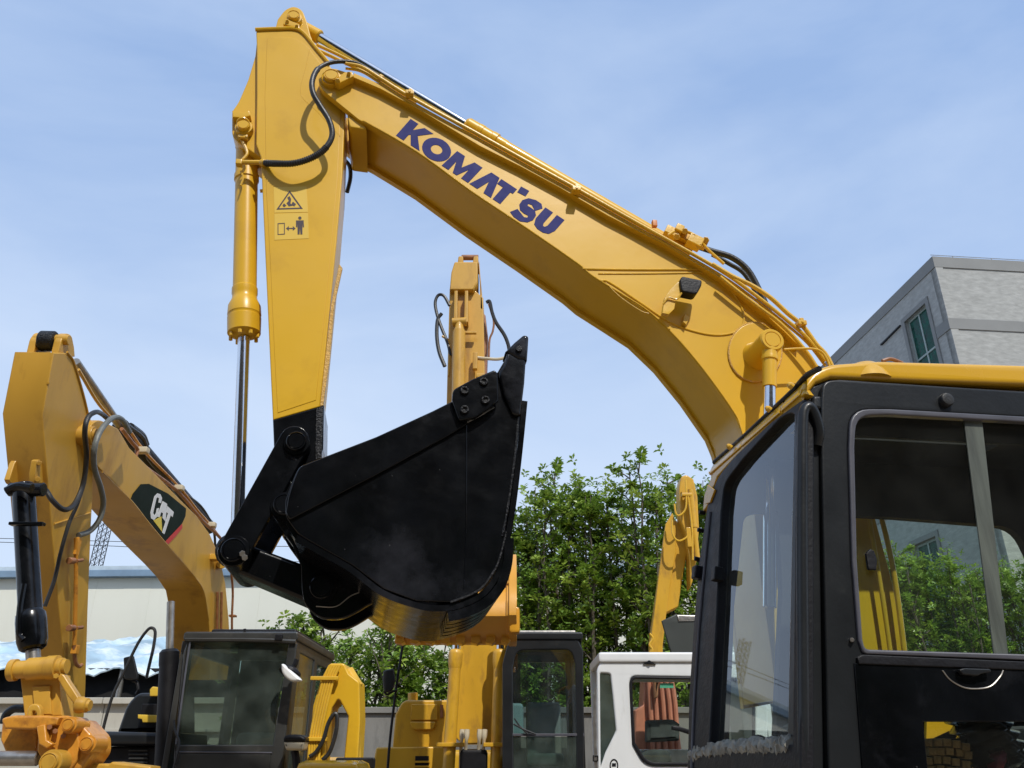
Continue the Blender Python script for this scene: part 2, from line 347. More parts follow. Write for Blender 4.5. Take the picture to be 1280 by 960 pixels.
# ------------------------------------------------------------------ undercarriage used under every excavator
def undercarriage(par, c, fwd, length=3.6, gauge=2.2, h=.85):
    f = Vector((fwd[0], fwd[1], 0)).normalized(); l = Vector((-f.y, f.x, 0)); c = Vector((c[0], c[1], 0))
    for sd in (-1, 1):
        m = M(); n = 44; pts = []; r = h/2; st = length-h
        per = 2*st+2*PI*r
        for i in range(n):
            d = per*i/n
            if d < st: x, z = -st/2+d, h
            elif d < st+PI*r: a = (d-st)/r; x, z = st/2+r*math.sin(a), r+r*math.cos(a)
            elif d < 2*st+PI*r: x, z = st/2-(d-st-PI*r), 0
            else: a = (d-2*st-PI*r)/r; x, z = -st/2-r*math.sin(a), r-r*math.cos(a)
            pts.append((x, z))
        for i in range(n):
            a = pts[i]; b = pts[(i+1) % n]; mid = ((a[0]+b[0])/2, (a[1]+b[1])/2+.02)
            d = Vector((b[0]-a[0], 0, b[1]-a[1])); x = (f*d.x+Z3*d.z).normalized()
            m.box(c+l*sd*gauge/2+f*mid[0]+Z3*mid[1], d.length*.88, .5, .05, (x, l, x.cross(l)), .008)
        m.build('crawler_track', STEEL, par)
        w = M()
        w.box(c+l*sd*gauge/2+Z3*(h/2), st, .3, h*.42, (f, l, Z3), .04)
        for e in (-1, 1): w.cyl(c+l*(sd*gauge/2-.12)+f*(e*st/2)+Z3*r, c+l*(sd*gauge/2+.12)+f*(e*st/2)+Z3*r, r*.86)
        for q in range(5): w.cyl(c+l*(sd*gauge/2-.15)+f*(-st*.4+q*st*.2)+Z3*.16, c+l*(sd*gauge/2+.15)+f*(-st*.4+q*st*.2)+Z3*.16, .1)
        w.build('track_frame', CABD, par)
    m = M(); m.box(c+Z3*(h*.62), 1.5, gauge-.3, h*.4, (f, l, Z3), .05); m.cyl(c+Z3*(h*.7), c+Z3*(h+.14), .6)
    m.build('slew_ring', CABD, par)

# ================================================================== MAIN EXCAVATOR
TH = R(8)
MF = Plane(n=(-math.sin(TH), math.cos(TH)))
pt, px = MF.pt, MF.px
NN, EX = MF.nn, MF.ex
KC = 4.05; BN, BF = 3.83, 4.27; SN, SF = 3.90, 4.20
main = thing('excavator', 'large yellow excavator in the foreground with blue lettering on its boom and a black bucket', 'excavator', (2.6, 4.4, 0))

# ---- boom
up_edge = [(404, 84), (420, 86), (442, 93), (475, 107), (520, 131), (600, 179), (650, 204), (700, 231), (760, 266), (830, 302), (900, 344), (960, 392), (1000, 430), (1028, 462), (1062, 540), (1092, 640), (1116, 730), (1135, 850)]
lo_edge = [(972, 880), (962, 800), (952, 730), (943, 640), (935, 570), (926, 537), (917, 516), (882, 467), (846, 424), (811, 391), (775, 368), (740, 346), (722, 331), (660, 288), (591, 242), (522, 192), (462, 156, 4), (450, 151, 6), (428, 133), (402, 112, 8), (397, 98, 6)]
boom_out = up_edge+lo_edge
m = M(); m.plate(MF, boom_out, BN, BN+.045, .004, 2); boom = m.build('boom', YEL, main)
m = M(); m.plate(MF, boom_out, BF-.045, BF, .004, 2, kp=BN); m.build('side_plate', YEL, boom)
body = [(a, b+4) for a, b, *_ in up_edge if a > 440]+[(a[0], a[1]-5) for a in lo_edge if a[0] > 455]+[(446, 148)]
m = M(); m.plate(MF, body, BN+.03, BF-.03, .003, 1, kp=BN); m.build('box_section', YEL, boom)
# bulge near the tip under the boom (seen behind the stick)
m = M(); m.plate(MF, [(434, 140), (456, 152), (458, 159), (437, 156, 3)], BN+.02, BF-.02, .008, 2, kp=BN); m.build('tip_gusset', YEL, boom)
# weld beads following the lower edge
wl = [pt(u, v, BN-.001) for u, v in [(452, 151), (462, 155), (522, 190), (591, 240), (660, 286), (722, 329), (740, 344), (775, 366), (811, 389), (846, 422), (882, 465), (917, 514), (926, 534), (935, 568)]]
m = M(); m.tube(wl, .0045, 6); m.build('weld_bead', YEL_PIPE, boom)
for path, r in (([(728, 336), (790, 337), (880, 337)], .006), ([(748, 342), (800, 342), (878, 341)], .0035),
                ([(751, 351), (762, 353), (800, 378), (840, 404), (880, 417), (908, 418), (925, 411), (930, 398), (925, 380), (910, 358), (893, 342)], .0055),
                ([(757, 353), (775, 371), (800, 388), (811, 392)], .003)):
    m = M(); m.tube([pt(u, v, BN-.002) for u, v in path], r, 8); m.build('weld_bead', YEL_PIPE, boom)
# reinforcing disc and the boom cylinder boss
m = M(); m.plate(MF, [(944+33*math.cos(2*PI*i/30), 440+37*math.sin(2*PI*i/30)) for i in range(30)], BN-.012, BN+.01, .006, 2, kp=BN-.01); m.build('reinforcing_disc', YEL, boom)
m = M(); ring = [pt(944+33*math.cos(a), 440+37*math.sin(a), BN-.006) for a in [2*PI*i/30 for i in range(31)]]
m.tube(ring, .006, 6, 0); m.build('weld_bead', YEL_R, boom)
b0 = pt(966, 424, 3.62); rb = 15.5*px(966, 424, 3.62)
m = M(); m.lathe(b0, b0+NN*.22, [(0, rb*.5), (0, rb*.62), (.02, rb*.64), (.02, rb*.68), (0, rb*.7), (0, rb*.9), (.04, rb), (.62, rb), (.75, rb*1.12), (.9, rb*1.3), (1, rb*1.45)], 36)
m.build('pin_boss', YEL, boom)
bc = thing_c = M(); a0 = pt(962, 432, 3.66); a1 = pt(962, 484, 3.66); rr = 9.5*px(962, 460, 3.66)
bc.lathe(a0, a1, [(0, rr), (.25, rr), (.28, rr*1.08), (.36, rr*1.08), (.38, rr*.92), (1, rr*.92)], 24); bcy = bc.build('boom_cylinder', YEL, main)
m = M(); m.cyl(a1, pt(962, 760, 3.66), 7.5*px(962, 500, 3.66)); m.build('rod', CHROME, bcy)
# grease line to the boss
m = M(); m.tube([pt(u, v, 3.7) for u, v in [(980, 437), (995, 436), (1015, 436), (1027, 440), (1034, 450), (1038, 462)]], .007, 8); m.build('grease_line', YEL_PIPE, boom)
# ---- pipes along the boom's top edge
pipe = [(432, 80), (452, 84), (475, 98), (510, 120), (560, 148), (590, 164), (660, 203), (720, 236), (780, 270), (830, 298), (900, 338), (945, 370), (985, 402), (1010, 424), (1032, 452)]
for dv, kk, r in ((-1, 3.775, .011), (5, 3.79, .008)):
    m = M(); m.tube([pt(u, v+dv+.5, kk) for u, v in pipe], r, 10); m.build('hydraulic_pipe', YEL_PIPE, boom)
m = M(); m.tube([pt(u, v, 3.77) for u, v in [(890, 330), (915, 345), (940, 357), (963, 372), (985, 392), (1003, 407), (1020, 430), (1040, 458), (1075, 560), (1100, 640), (1118, 720), (1135, 850)]], .013, 10); m.build('hydraulic_pipe', YEL_PIPE, boom)
m = M(); m.tube([pt(u, v, 3.77) for u, v in [(900, 346), (925, 366), (950, 385), (975, 404), (1000, 430), (1022, 462), (1050, 530), (1080, 620), (1092, 680), (1105, 760), (1118, 850)]], .011, 10); m.build('hydraulic_pipe', YEL_PIPE, boom)
for u, v in ((512, 118), (720, 238), (1001, 405)):
    c = pt(u, v, 3.765); m = M(); m.box(c, .05, .05, .028, (EX, NN, Z3), .004); m.box(c+Z3*.022+EX*.004, .022, .03, .022, (EX, NN, Z3), .003)
    m.cyl(c-NN*.03, c+NN*.01, .008, n=6)
    m.build('pipe_clamp', YEL_PIPE, boom)
m = M(); m.plate(MF, [(a, b-2) for a, b, *_ in up_edge if 430 < a < 1025]+[(a, b+3.5) for a, b, *_ in up_edge[::-1] if 430 < a < 1025], 3.79, BN+.01, .002, 1, kp=3.79)
m.build('top_flange', YEL, boom)
# ---- arm cylinder on the back of the boom
p0 = pt(384, 38, KC); p1 = pt(588, 160, KC)
m = M(); m.cyl(p0, p1, 6.3*px(480, 90, KC)); arm_rod = None
ac = M(); q0 = pt(582, 156, KC); q1 = pt(862, 319, KC); r = 10.5*px(600, 160, KC)
ac.lathe(q0, q1, [(0, r*.8), (.01, r), (.055, r), (.057, r*1.05), (.075, r*1.05), (.077, r), (.115, r), (.118, r*1.06), (.14, r*1.06), (.142, r*.9), (.18, r*.9), (.184, r*.84), (.97, r*.84), (1, r*.7)], 28)
acyl = ac.build('arm_cylinder', YEL, main); m.build('rod', CHROME, acyl)
m = M(); e0 = pt(386, 40, KC-.0)
m.cyl(pt(376, 34, KC), pt(400, 47, KC), 9*px(480, 90, KC)); m.build('rod_eye', YEL, acyl)
m = M(); m.tube([pt(u, v, KC-.1) for u, v in [(396, 62), (430, 78), (470, 98), (520, 128)]], .011, 8); m.tube([pt(u, v, KC-.06) for u, v in [(396, 56), (430, 72), (478, 98)]], .011, 8)
m.build('hydraulic_pipe', YEL_PIPE, acyl)
# fittings at the cylinder base
m = M()
for (u, v, w, h) in ((838, 292, 16, 12), (848, 288, 10, 10), (853, 297, 22, 14), (868, 303, 18, 14), (880, 305, 7, 10)):
    s_ = px(u, v, KC); m.box(pt(u, v, KC-.05+random.uniform(-.05, .05)), w*s_, .07, h*s_, ((EX-Z3*.5).normalized(), NN, (Z3+EX*.5).normalized()), .006)
for (u, v) in ((856, 289), (866, 296), (882, 300), (846, 296), (874, 308)):
    m.cyl(pt(u, v, KC-.12), pt(u, v, KC+.02), 4.2*px(u, v, KC), n=6)
m.tube([pt(u, v, KC-.1) for u, v in [(835, 294), (848, 288), (868, 294), (885, 312), (905, 330)]], .009, 8)
m.build('port_block', YEL_PIPE, acyl)
m = M(); m.box(pt(818, 280, KC-.1), .03, .03, .045, (EX, NN, Z3), .005); m.build('lug', AMBER, boom)
for path, r, kk in (([(872, 308), (890, 314), (915, 322), (935, 338), (950, 365), (962, 392)], .019, KC), ([(890, 318), (912, 330), (930, 342), (946, 368), (955, 390)], .014, KC+.1)):
    m = M(); m.tube([pt(u, v, kk) for u, v in path], r, 12); m.build('black_hose', RUB, boom)
# ---- work lamp on its bracket
m = M(); m.plate(MF, [(828, 391), (831, 372), (838, 362), (848, 352, 2), (857, 354), (853, 366), (845, 374), (843, 386), (836, 393)], 3.72, 3.75, .003, kp=3.72)
m.tube([pt(829, 380, 3.72), pt(836, 372, 3.71), pt(846, 374, 3.71), pt(852, 366, 3.7)], .005, 6)
m.cyl(pt(836, 383, 3.74), pt(836, 383, BN), .02)
lampb = m.build('lamp_bracket', YEL_PIPE, boom)
m = M(); m.plate(MF, [(850, 349, 3), (853, 345, 2), (878, 350, 3), (877, 357, 2), (871, 368, 4), (852, 364, 4)], 3.70, 3.77, .008, 2); m.build('work_lamp', CABD, boom)
m = M(); m.plate(MF, [(856, 392), (862, 396), (858, 406), (854, 402)], 3.80, BN+.01, .003); m.cyl(pt(859, 394, 3.80), pt(859, 394, BN), .008); m.build('cable_clip', YEL_PIPE, boom)

# ---- lettering  KOMATSU  (traced along the boom)
o_, bx_, uy_ = Vector((495, 169.5)), Vector((184, 121)), Vector((18.3, -20.8))
def LT(x, y): p = o_+bx_*x+uy_*y; return (p.x, p.y)
def glyph(loops): return [[LT(*p) for p in lp] for lp in loops]
def ell(cx, cy, rx, ry, n=26): return [(cx+rx*math.cos(2*PI*i/n), cy+ry*math.sin(2*PI*i/n)) for i in range(n)]
GL = {}
GL['K'] = [[(0, 0), (0, 1), (.052, 1), (.052, .62), (.095, 1), (.155, 1), (.095, .53), (.160, 0), (.100, 0), (.060, .40), (.052, .33), (.052, 0)]]
GL['O'] = [ell(.228, .48, .084, .52), ell(.228, .48, .033, .21)[::-1]]
GL['M'] = [[(.310, 0), (.322, .94), (.375, .94), (.404, .42), (.440, .94), (.494, .94), (.490, 0), (.442, 0), (.443, .52), (.412, 0), (.385, 0), (.358, .52), (.356, 0)]]
GL['A'] = [[(.498, 0), (.550, .98), (.606, .98), (.645, 0), (.594, 0), (.575, .56), (.552, 0)]]
GL['T'] = [[(.618, .98), (.724, .98), (.724, .70), (.708, .70), (.708, 0), (.656, 0), (.656, .70), (.618, .70)]]
Q_ = lambda L_: [(460+a/3.2, 80+b/3.2) for a, b in L_]
RAW = {'dot': Q_([(612, 490), (645, 508), (630, 530), (597, 513)]),
       'S': Q_([(698, 578), (694, 560), (672, 545), (642, 537), (617, 545), (605, 563), (608, 585), (624, 599), (640, 607), (637, 615), (624, 613), (598, 580), (568, 592), (582, 612), (608, 630), (638, 634), (660, 625), (672, 606), (668, 587), (650, 574), (638, 567), (641, 560), (655, 564), (668, 588)])}
GL['U'] = [[(.915, 1.0), (.967, 1.0), (.967, .36), (.975, .24), (.985, .24), (.993, .36), (.993, 1.0), (1.045, 1.0), (1.045, .34), (1.03, .08), (1.0, -.02), (.96, -.02), (.93, .08), (.915, .34)]]
for ch, lps in list(GL.items())+list(RAW.items()):
    m = M(); m.plate(MF, [lps] if ch in RAW else glyph(lps), BN-.002, BN+.002, .0003, 0, kp=BN); m.build('letter' if ch != 'dot' else 'letter_dot', BLUE, boom)

# ---- stick (arm)
stick_out = [(320, 38, 3), (372, 37, 10), (388, 50), (410, 79), (425, 100), (432, 130), (431, 150), (428, 220), (421, 300), (413, 380), (405, 460), (400, 508), (341, 525), (337, 440), (332, 330), (328, 240), (326, 196), (320, 180), (321, 120), (321, 60)]
m = M(); m.plate(MF, stick_out, SN, SF, .007, 2); stick = m.build('stick', YEL, main)
m = M(); m.plate(MF, [(334, 46, 4), (368, 46, 10), (386, 60), (404, 84), (421, 108), (426, 132), (422, 220), (415, 300), (407, 380), (399, 460), (395, 500), (347, 516), (343, 440), (338, 330), (333, 240), (331, 120)], SN-.003, SN+.01, .0025, 1); m.build('side_panel', YEL, stick)
m = M(); m.plate(MF, [(343, 40), (347, 24), (356, 12, 5), (367, 7, 6), (378, 12, 6), (384, 28), (388, 44), (396, 62), (411, 80), (400, 100), (350, 60)], SN+.03, SF-.03, .006, 2, kp=SN+.03); m.build('top_ear', YEL, stick)
m = M(); m.plate(MF, [(322, 42), (319, 70), (310, 100), (298, 128, 6), (290, 139, 3), (290, 170, 6), (298, 178), (330, 200), (330, 60)], SN+.04, SF-.04, .006, 2, kp=SN+.04); m.build('cylinder_ear', YEL, stick)
m = M(); m.tube([pt(u, v, SN-.004) for u, v in [(319, 37), (345, 36), (368, 36), (380, 42), (395, 60), (412, 80)]], .012, 8); m.build('rim_flange', YEL, stick)
m = M(); m.tube([pt(u, v, SN-.002) for u, v in [(387, 62), (382, 85), (376, 108), (378, 122), (395, 138), (415, 160), (425, 170)]], .0022, 6); m.build('weld_bead', YEL_PIPE, stick)
m = M(); m.plate(MF, [(424, 330), (414, 380), (405, 460), (400, 508), (404, 507), (412, 450), (418, 380), (428, 335)], SN-.002, SN+.02, .002, 0, kp=SN); m.build('rough_edge_strip', YEL_R, stick)
# pins at top of stick
for (u, v, rp, kc, nm) in ((367, 18, 10, SN-.02, 'pin_cap'), (304, 155, 11, SN-.02, 'pin_cap')):
    m = M(); m.boss(MF, u, v, kc, SF, rp); m.build(nm, YEL, stick)
m = M(); m.plate(MF, [(356, 22), (364, 26), (374, 30), (374, 36), (366, 33), (354, 30)], SN-.01, SN+.04, .004); m.cyl(pt(359, 27, SN-.02), pt(359, 27, SN+.02), .012, n=6); m.cyl(pt(371, 33, SN-.02), pt(371, 33, SN+.02), .012, n=6); m.build('pin_lock', YEL, stick)
m = M(); m.plate(MF, [(290, 138), (304, 141), (311, 138), (313, 144), (304, 147), (291, 146)], SN-.01, SN+.05, .004); m.build('pin_lock', YEL, stick)
m = M(); m.boss(MF, 414, 93, BN-.05, BF, 12.5); m.build('pin_cap', YEL, boom)
m = M(); m.plate(MF, [(418, 101), (424, 104), (442, 95), (440, 89), (430, 90)], BN-.06, BN, .006); m.cyl(pt(422, 101, BN-.075), pt(422, 101, BN), .015, n=6); m.cyl(pt(436, 92, BN-.075), pt(436, 92, BN), .012, n=6); m.build('pin_lock', YEL, boom)
# nose of the stick, painted black
nose = [(341, 525), (401, 508), (405, 506), (404, 560), (392, 604), (376, 640), (358, 655, 10), (342, 640, 8), (340, 610), (343, 575)]
m = M(); m.plate(MF, nose, SN-.004, SF+.004, .006, 2); m.build('stick_nose', BLK, stick)
m = M(); m.plate(MF, [(395, 510), (404, 507), (402, 572), (394, 575)], SN-.012, SN+.01, .004); m.build('stiffener', BLK_R, stick)
# warning stickers on the stick
m = M(); m.plate(MF, [(342, 234), (383, 233), (385, 265), (343, 266)], SN-.0045, SN-.002, .0003, 0)
sk = m.build('warning_sticker', STICK_Y, stick)
tri = lambda s: [(361.5+(362-361.5)*s, 253+(238-253)*s), (361.5+(378.5-361.5)*s, 253+(261-253)*s), (361.5+(345.5-361.5)*s, 253+(262-253)*s)]
m = M(); m.plate(MF, [tri(1), tri(.80)[::-1]], SN-.0055, SN-.004, .0001, 0); m.build('warning_triangle', INKM, sk)
m = M()
for poly in ([(359, 247), (362, 245), (364, 249), (363, 254), (366, 257), (361, 258), (358, 254), (361, 251)], [(366, 252), (370, 255), (368, 258), (364, 256)], [(355, 254), (358, 257), (355, 259), (353, 257)]):
    m.plate(MF, poly, SN-.0055, SN-.004, .0001, 0)
m.build('hazard_pictogram', INKM, sk)
m = M(); m.plate(MF, [(343, 267), (385, 266), (386, 298), (343, 300)], SN-.0045, SN-.002, .0003, 0)
sk2 = m.build('warning_sticker', STICK_Y, stick)
m = M()
m.plate(MF, [[(347, 279), (356, 278.5), (356, 293), (347, 293.5)], [(348, 280), (348, 292.6), (355, 292), (355, 279.5)]], SN-.0055, SN-.004, .0001, 0)
for poly in ([(357.5, 285.5), (361, 282.5), (361, 284.8), (366, 284.8), (366, 282.5), (369.5, 285.5), (366, 288.5), (366, 286.2), (361, 286.2), (361, 288.5)],
             circ(374.8, 272.5, 2.1, 12), [(370, 275.5), (379.5, 275.3), (380, 284), (378.4, 284), (378, 279), (378, 293), (375.5, 293), (375, 285), (374.4, 293), (372, 293), (371.8, 279), (371.5, 284), (370, 284)]):
    m.plate(MF, poly, SN-.0055, SN-.004, .0001, 0)
m.build('keep_clear_pictogram', INKM, sk2)

# ---- bucket cylinder in front of the stick
c0 = pt(309, 178, KC); c1 = pt(305, 421, KC); r = 14*px(308, 300, KC)
m = M(); m.lathe(c0, c1, [(0, r*.9), (.01, r), (.185, r), (.19, r*1.1), (.215, r*1.1), (.22, r), (.77, r), (.775, r*1.08), (.80, r*1.08), (.81, r*1.02), (.83, r*1.08), (.86, r*1.36), (.90, r*1.40), (.905, r*1.34), (.912, r*1.34), (.915, r*1.40), (.985, r*1.36), (.99, r*1.2), (1, r*.7)], 36)
bk = m.build('bucket_cylinder', YEL, main)
for i in range(8):
    a = 2*PI*i/8; ax = (c1-c0).normalized(); u_ = ax.orthogonal().normalized(); w_ = ax.cross(u_); q = c1+(u_*math.cos(a)+w_*math.sin(a))*r*1.12-ax*.01
    m = M(); m.cyl(q, q+ax*.022, .011, n=6); m.build('bolt', YEL_PIPE, bk)
m = M(); m.cyl(c1, pt(296, 684, KC), 7.6*px(303, 520, KC)); m.build('rod', CHROME, bk)
m = M(); m.cyl(pt(304, 155, SN+.0), pt(304, 155, SF-.0), .04); m.lathe(pt(304, 152, KC), pt(308, 184, KC), [(0, r*.7), (.4, r*.75), (1, r*1.0)], 24); m.build('cylinder_eye', YEL, bk)
m = M(); m.tube([pt(u, v, 3.93) for u, v in [(300, 172), (306, 182), (309, 192), (303, 200), (298, 204)]], .009, 8); m.tube([pt(u, v, 3.92) for u, v in [(297, 203), (310, 203), (327, 203)]], .014, 10, 0)
m.box(pt(304, 173, 3.93), .055, .05, .028, (EX, NN, Z3), .006); m.box(pt(299, 204, 3.92), .035, .04, .035, (EX, NN, Z3), .006)
m.cyl(pt(299, 172, 3.9), pt(299, 172, 3.93), .01, n=6); m.cyl(pt(308, 172, 3.9), pt(308, 172, 3.93), .01, n=6)
m.tube([pt(u, v, 3.95) for u, v in [(301, 214), (304, 222), (301, 232)]], .006, 6)
m.build('elbow_fitting', YEL_PIPE, bk)
m = M(); m.cyl(pt(325, 239, 3.98), pt(332, 238, 3.98), .01); m.build('pipe_stub', YEL_PIPE, bk)
# hoses
hp = [(327, 203.5, 3.90), (345, 204.5, 3.84), (368, 204, 3.81), (390, 197, 3.80), (406, 186, 3.79), (415, 170, 3.78), (412, 152, 3.77), (400, 132, 3.76), (392, 118, 3.75), (390, 103, 3.75), (396, 88, 3.76), (408, 80, 3.78), (425, 77, 3.79), (445, 79, 3.80), (462, 88, 3.80), (478, 99, 3.80)]
pts_h = cr([pt(*q) for q in hp], 8)
m = M(); m.tube(pts_h, .0165, 12, 0, rf=lambda t: .0165 if t < .68 else .0125); hose = m.build('hydraulic_hose', RUB, main)
for a_, b_ in ((pts_h[0], pts_h[2]), (pts_h[-3], pts_h[-1])):
    m = M(); m.lathe(a_, b_, [(0, .018), (.1, .021), (.45, .021), (.5, .018), (.55, .021), (.9, .021), (1, .018)], 14); m.build('hose_ferrule', YEL_PIPE, hose)
m = M()
for i in range(3, 34):
    a_ = pts_h[i]; d = (pts_h[i+1]-a_).normalized(); m.cyl(a_-d*.0035, a_+d*.0035, .0195, n=14, b=.002)
m.build('spiral_guard', RUB, hose)
m = M(); m.tube([pt(u, v, 4.25) for u, v in [(431, 200), (437, 208), (438, 222), (434, 240)]], .013, 10); m.build('hydraulic_hose', RUB, main)

# ---- linkage
m = M(); m.plate(MF, capsule((368, 551), (292, 688), 19, 19), 3.835, 3.875, .005, 2); lk = m.build('tipping_link', BLK, main)
m = M(); m.plate(MF, capsule((368, 551), (292, 688), 19, 19), 4.225, 4.265, .005, 2, kp=3.835); m.build('tipping_link', BLK, main)
m = M(); m.plate(MF, capsule((292, 690), (401, 733), 19, 22), 3.93, 4.17, .02, 2, kp=3.86); m.build('bucket_link', BLK, main)
for (u, v, rp, k0) in ((370, 551, 16.5, 3.80), (355, 630, 18, 3.80), (291, 687, 20, 3.79), (402, 733, 20, 3.83)):
    m = M(); m.boss(MF, u, v, k0, 4.30, rp); m.build('pin_cap', BLK, main)
m = M(); m.cyl(pt(292, 688, 3.88), pt(292, 688, 4.22), 22*px(292, 688, 3.9)); m.build('link_boss', BLK, main)
m = M()
for u, v in ((303, 692), (306, 697)): m.cyl(pt(u, v, 3.78), pt(u, v, 3.84), .014, n=6)
m.build('lock_bolt', STEEL, main)
m = M(); m.cyl(pt(370, 576, 3.88), pt(366, 577, 3.84), .02); m.build('grease_port', BLK_R, main)

# ---- bucket
BK0, BK1 = 3.50, 4.46
side = [(366, 600, 12), (374, 583, 6), (470, 546), (540, 514), (568, 500), (622, 465), (632, 448), (656, 452), (650, 520), (645, 575), (637, 632), (628, 682), (620, 712), (600, 738), (570, 753), (520, 751), (480, 736), (440, 706), (395, 681), (373, 668, 8), (356, 645, 10), (357, 625)]
m = M(); m.plate(MF, side, BK0, BK0+.03, .005, 2); bucket = m.build('bucket', BLK, main)
m = M(); m.plate(MF, side, BK1-.03, BK1, .005, 2, kp=BK0); m.build('side_wall', BLK, bucket)
spath = crp([(652, 500), (648, 540), (643, 585), (637, 632), (630, 672), (621, 708), (602, 737), (572, 752), (545, 755), (520, 751), (480, 736), (440, 706), (395, 681), (373, 668)], 4)
def shell_rows(pts, k0, k1, out, nk=2):
    L_ = [MF.pt(u, v, BK0) for u, v in pts]; rows = []
    cen = MF.pt(500, 620, BK0)
    for j in range(nk):
        k = k0+(k1-k0)*j/(nk-1); row = []
        for i, p in enumerate(L_):
            tng = L_[min(i+1, len(L_)-1)]-L_[max(i-1, 0)]; nr = tng.cross(NN).normalized()
            if nr.dot(p-cen) < 0: nr = -nr
            row.append(p+NN*(k-BK0)+nr*out)
        rows.append(row)
    return rows
m = M(); m.sheet(shell_rows(spath, BK0+.004, BK1-.004, .004), .025); m.build('shell', BLK, bucket)
# heel wear strips
hp2 = spath[16:31]
for i in range(5):
    k = BK0-.006+i*.115
    rows = shell_rows(hp2, k, k+.085, .0); base = shell_rows(hp2, k, k+.085, 1.0)
    for j_ in range(2):
        for q_ in range(len(hp2)):
            w_ = min(1, q_/6); rows[j_][q_] = rows[j_][q_].lerp(base[j_][q_], .003+.030*w_)
    m = M(); m.sheet(rows, .04); m.build('wear_strip', BLK, bucket)
m = M(); m.tube([pt(u, v, BK0-.002) for u, v in [(563, 753), (585, 745), (602, 735), (615, 718), (624, 700), (633, 665)]], .006, 7, 6, rf=lambda t: .006+.0012*math.sin(t*93)*math.sin(t*31)); m.build('weld_bead', BLK_R, bucket)
m = M(); m.tube([pt(u, v, BK0-.002) for u, v in [(583, 528), (583, 600), (582, 680), (580, 735)]], .0022, 6); m.build('weld_bead', BLK, bucket)
m = M(); m.tube([pt(u, v, BK0-.002) for u, v in [(648, 520), (643, 575), (635, 632), (628, 670)]], .005, 7, 8, rf=lambda t: .005+.0012*math.sin(t*90)*math.sin(t*37)); m.build('weld_bead', BLK_R, bucket)
m = M(); m.plate(MF, [(366, 602, 10), (374, 583, 6), (470, 546), (540, 514), (568, 500), (619, 470), (617, 510), (560, 545), (470, 594), (362, 650, 4), (357, 640), (360, 622)], BK0-.016, BK0+.001, .006, 2); m.build('edge_bar', BLK, bucket)
m = M(); m.plate(MF, [(566, 487, 5), (590, 474), (618, 462, 3), (622, 466), (623, 500), (612, 510), (594, 522, 4), (574, 526, 4), (565, 500)], BK0-.045, BK0-.017, .006, 2); cut = m.build('side_cutter', BLK, bucket)
for u, v in ((581, 487), (605, 476), (607, 499), (581, 511)):
    m = M(); c = pt(u, v, BK0-.058); e = pt(u, v, BK0-.044); e = c+NN*.016; r = 5.6*px(u, v, BK0)
    m.lathe(c, e, [(0.5, r*.25), (.3, r*.5), (0, r*.6), (0, r*.85), (.4, r), (1, r)], 20); m.build('bolt', BLK_R, cut)
m = M(); m.tube([pt(u, v, BK0-.018) for u, v in [(584, 528), (600, 520), (618, 509)]], .003, 6); m.build('weld_bead', STEEL, bucket)
for i in range(5):
    k = BK0+.0+i*.245
    m = M(); m.plate(MF, [(622, 468, 6), (630, 458, 6), (634, 440), (657, 449), (655, 480), (650, 522, 4), (640, 520, 4), (628, 495, 6)], k-.02, k+.09, .012, 2, kp=BK0); ad = m.build('tooth_adapter', BLK, bucket)
    m = M(); m.plate(MF, [(631, 442), (642, 431), (654, 421, 3), (660, 423, 3), (659, 440), (658, 453), (646, 451)], k-.03, k+.1, .016, 3, kp=BK0); m.build('tooth', BLK, ad)
    if i == 0:
        m = M(); c = pt(649, 435.5, k-.042); m.cyl(c, c+NN*.03, 4*px(649, 435, BK0)); m.build('tooth_pin', BLK_R, ad)
m = M(); a_ = pt(640, 478, BK0); m.bar(a_+NN*.02, a_+NN*1.06, .025, .12, up=Z3); m.build('cutting_edge', BLK, bucket)
ear = [(345, 606, 8), (362, 598, 10), (400, 640), (470, 700), (530, 745), (512, 762), (490, 756, 10), (466, 752, 12), (448, 764, 10), (428, 774, 12), (400, 774, 14), (380, 756, 10), (377, 735), (376, 708), (366, 682), (350, 660, 8), (338, 636, 12), (340, 614, 8)]
for k in (3.86, 4.20):
    m = M(); m.plate(MF, ear, k, k+.045, .006, 2, kp=3.86); m.build('hinge_plate', BLK, bucket)
m = M(); m.tube([pt(u, v, 3.858) for u, v in [(395, 758), (420, 758), (440, 744), (462, 738), (480, 740)]], .003, 6); m.build('weld_bead', STEEL, bucket)
m = M(); rows = []
for k in (BK0+.03, BK1-.03):
    rows.append([pt(u, v, BK0)+NN*(k-BK0) for u, v in ((373, 668), (362, 650), (366, 610), (374, 590))])
m.sheet(rows, .02); m.build('top_wall', BLK, bucket)

# ================================================================== MAIN CAB
KN, KF = 2.75, 3.70
A_top = MF.to2(pt(1003, 500, KN)); A_bot = MF.to2(pt(993, 960, KN))
s0 = A_top[0]; slope = (A_top[0]-A_bot[0])/(A_top[1]-A_bot[1])
SR = s0+1.72; ZR = MF.to2(pt(1100, 449, KN))[1]; ZF = 1.28
print('cab', A_top, A_bot, 'slope', slope, 'roof z', ZR)
cab = M()
FD = Plane(o=MF.at(A_bot[0], A_bot[1], KN), ex=-NN, ey=MF.at(A_top[0], A_top[1], 0)-MF.at(A_bot[0], A_bot[1], 0))
print('far top corner along', FD.to2(FD.pt(893, 590, 0)), 'far bottom', FD.to2(FD.pt(862, 960, 0)))
def sl(z): return A_bot[0]+slope*(z-A_bot[1])
pil = [(1001, 500, 6), (1010, 484, 8), (1036, 473), (1400, 495), (1400, 512), (1060, 492, 10), (1046, 500, 8), (1052, 960), (1056, 1280), (988, 1280), (993, 960)]
cab.plate(MF, pil, KN, KN+.06, .012, 2)
cabf = cab.build('cab', CABK, main)
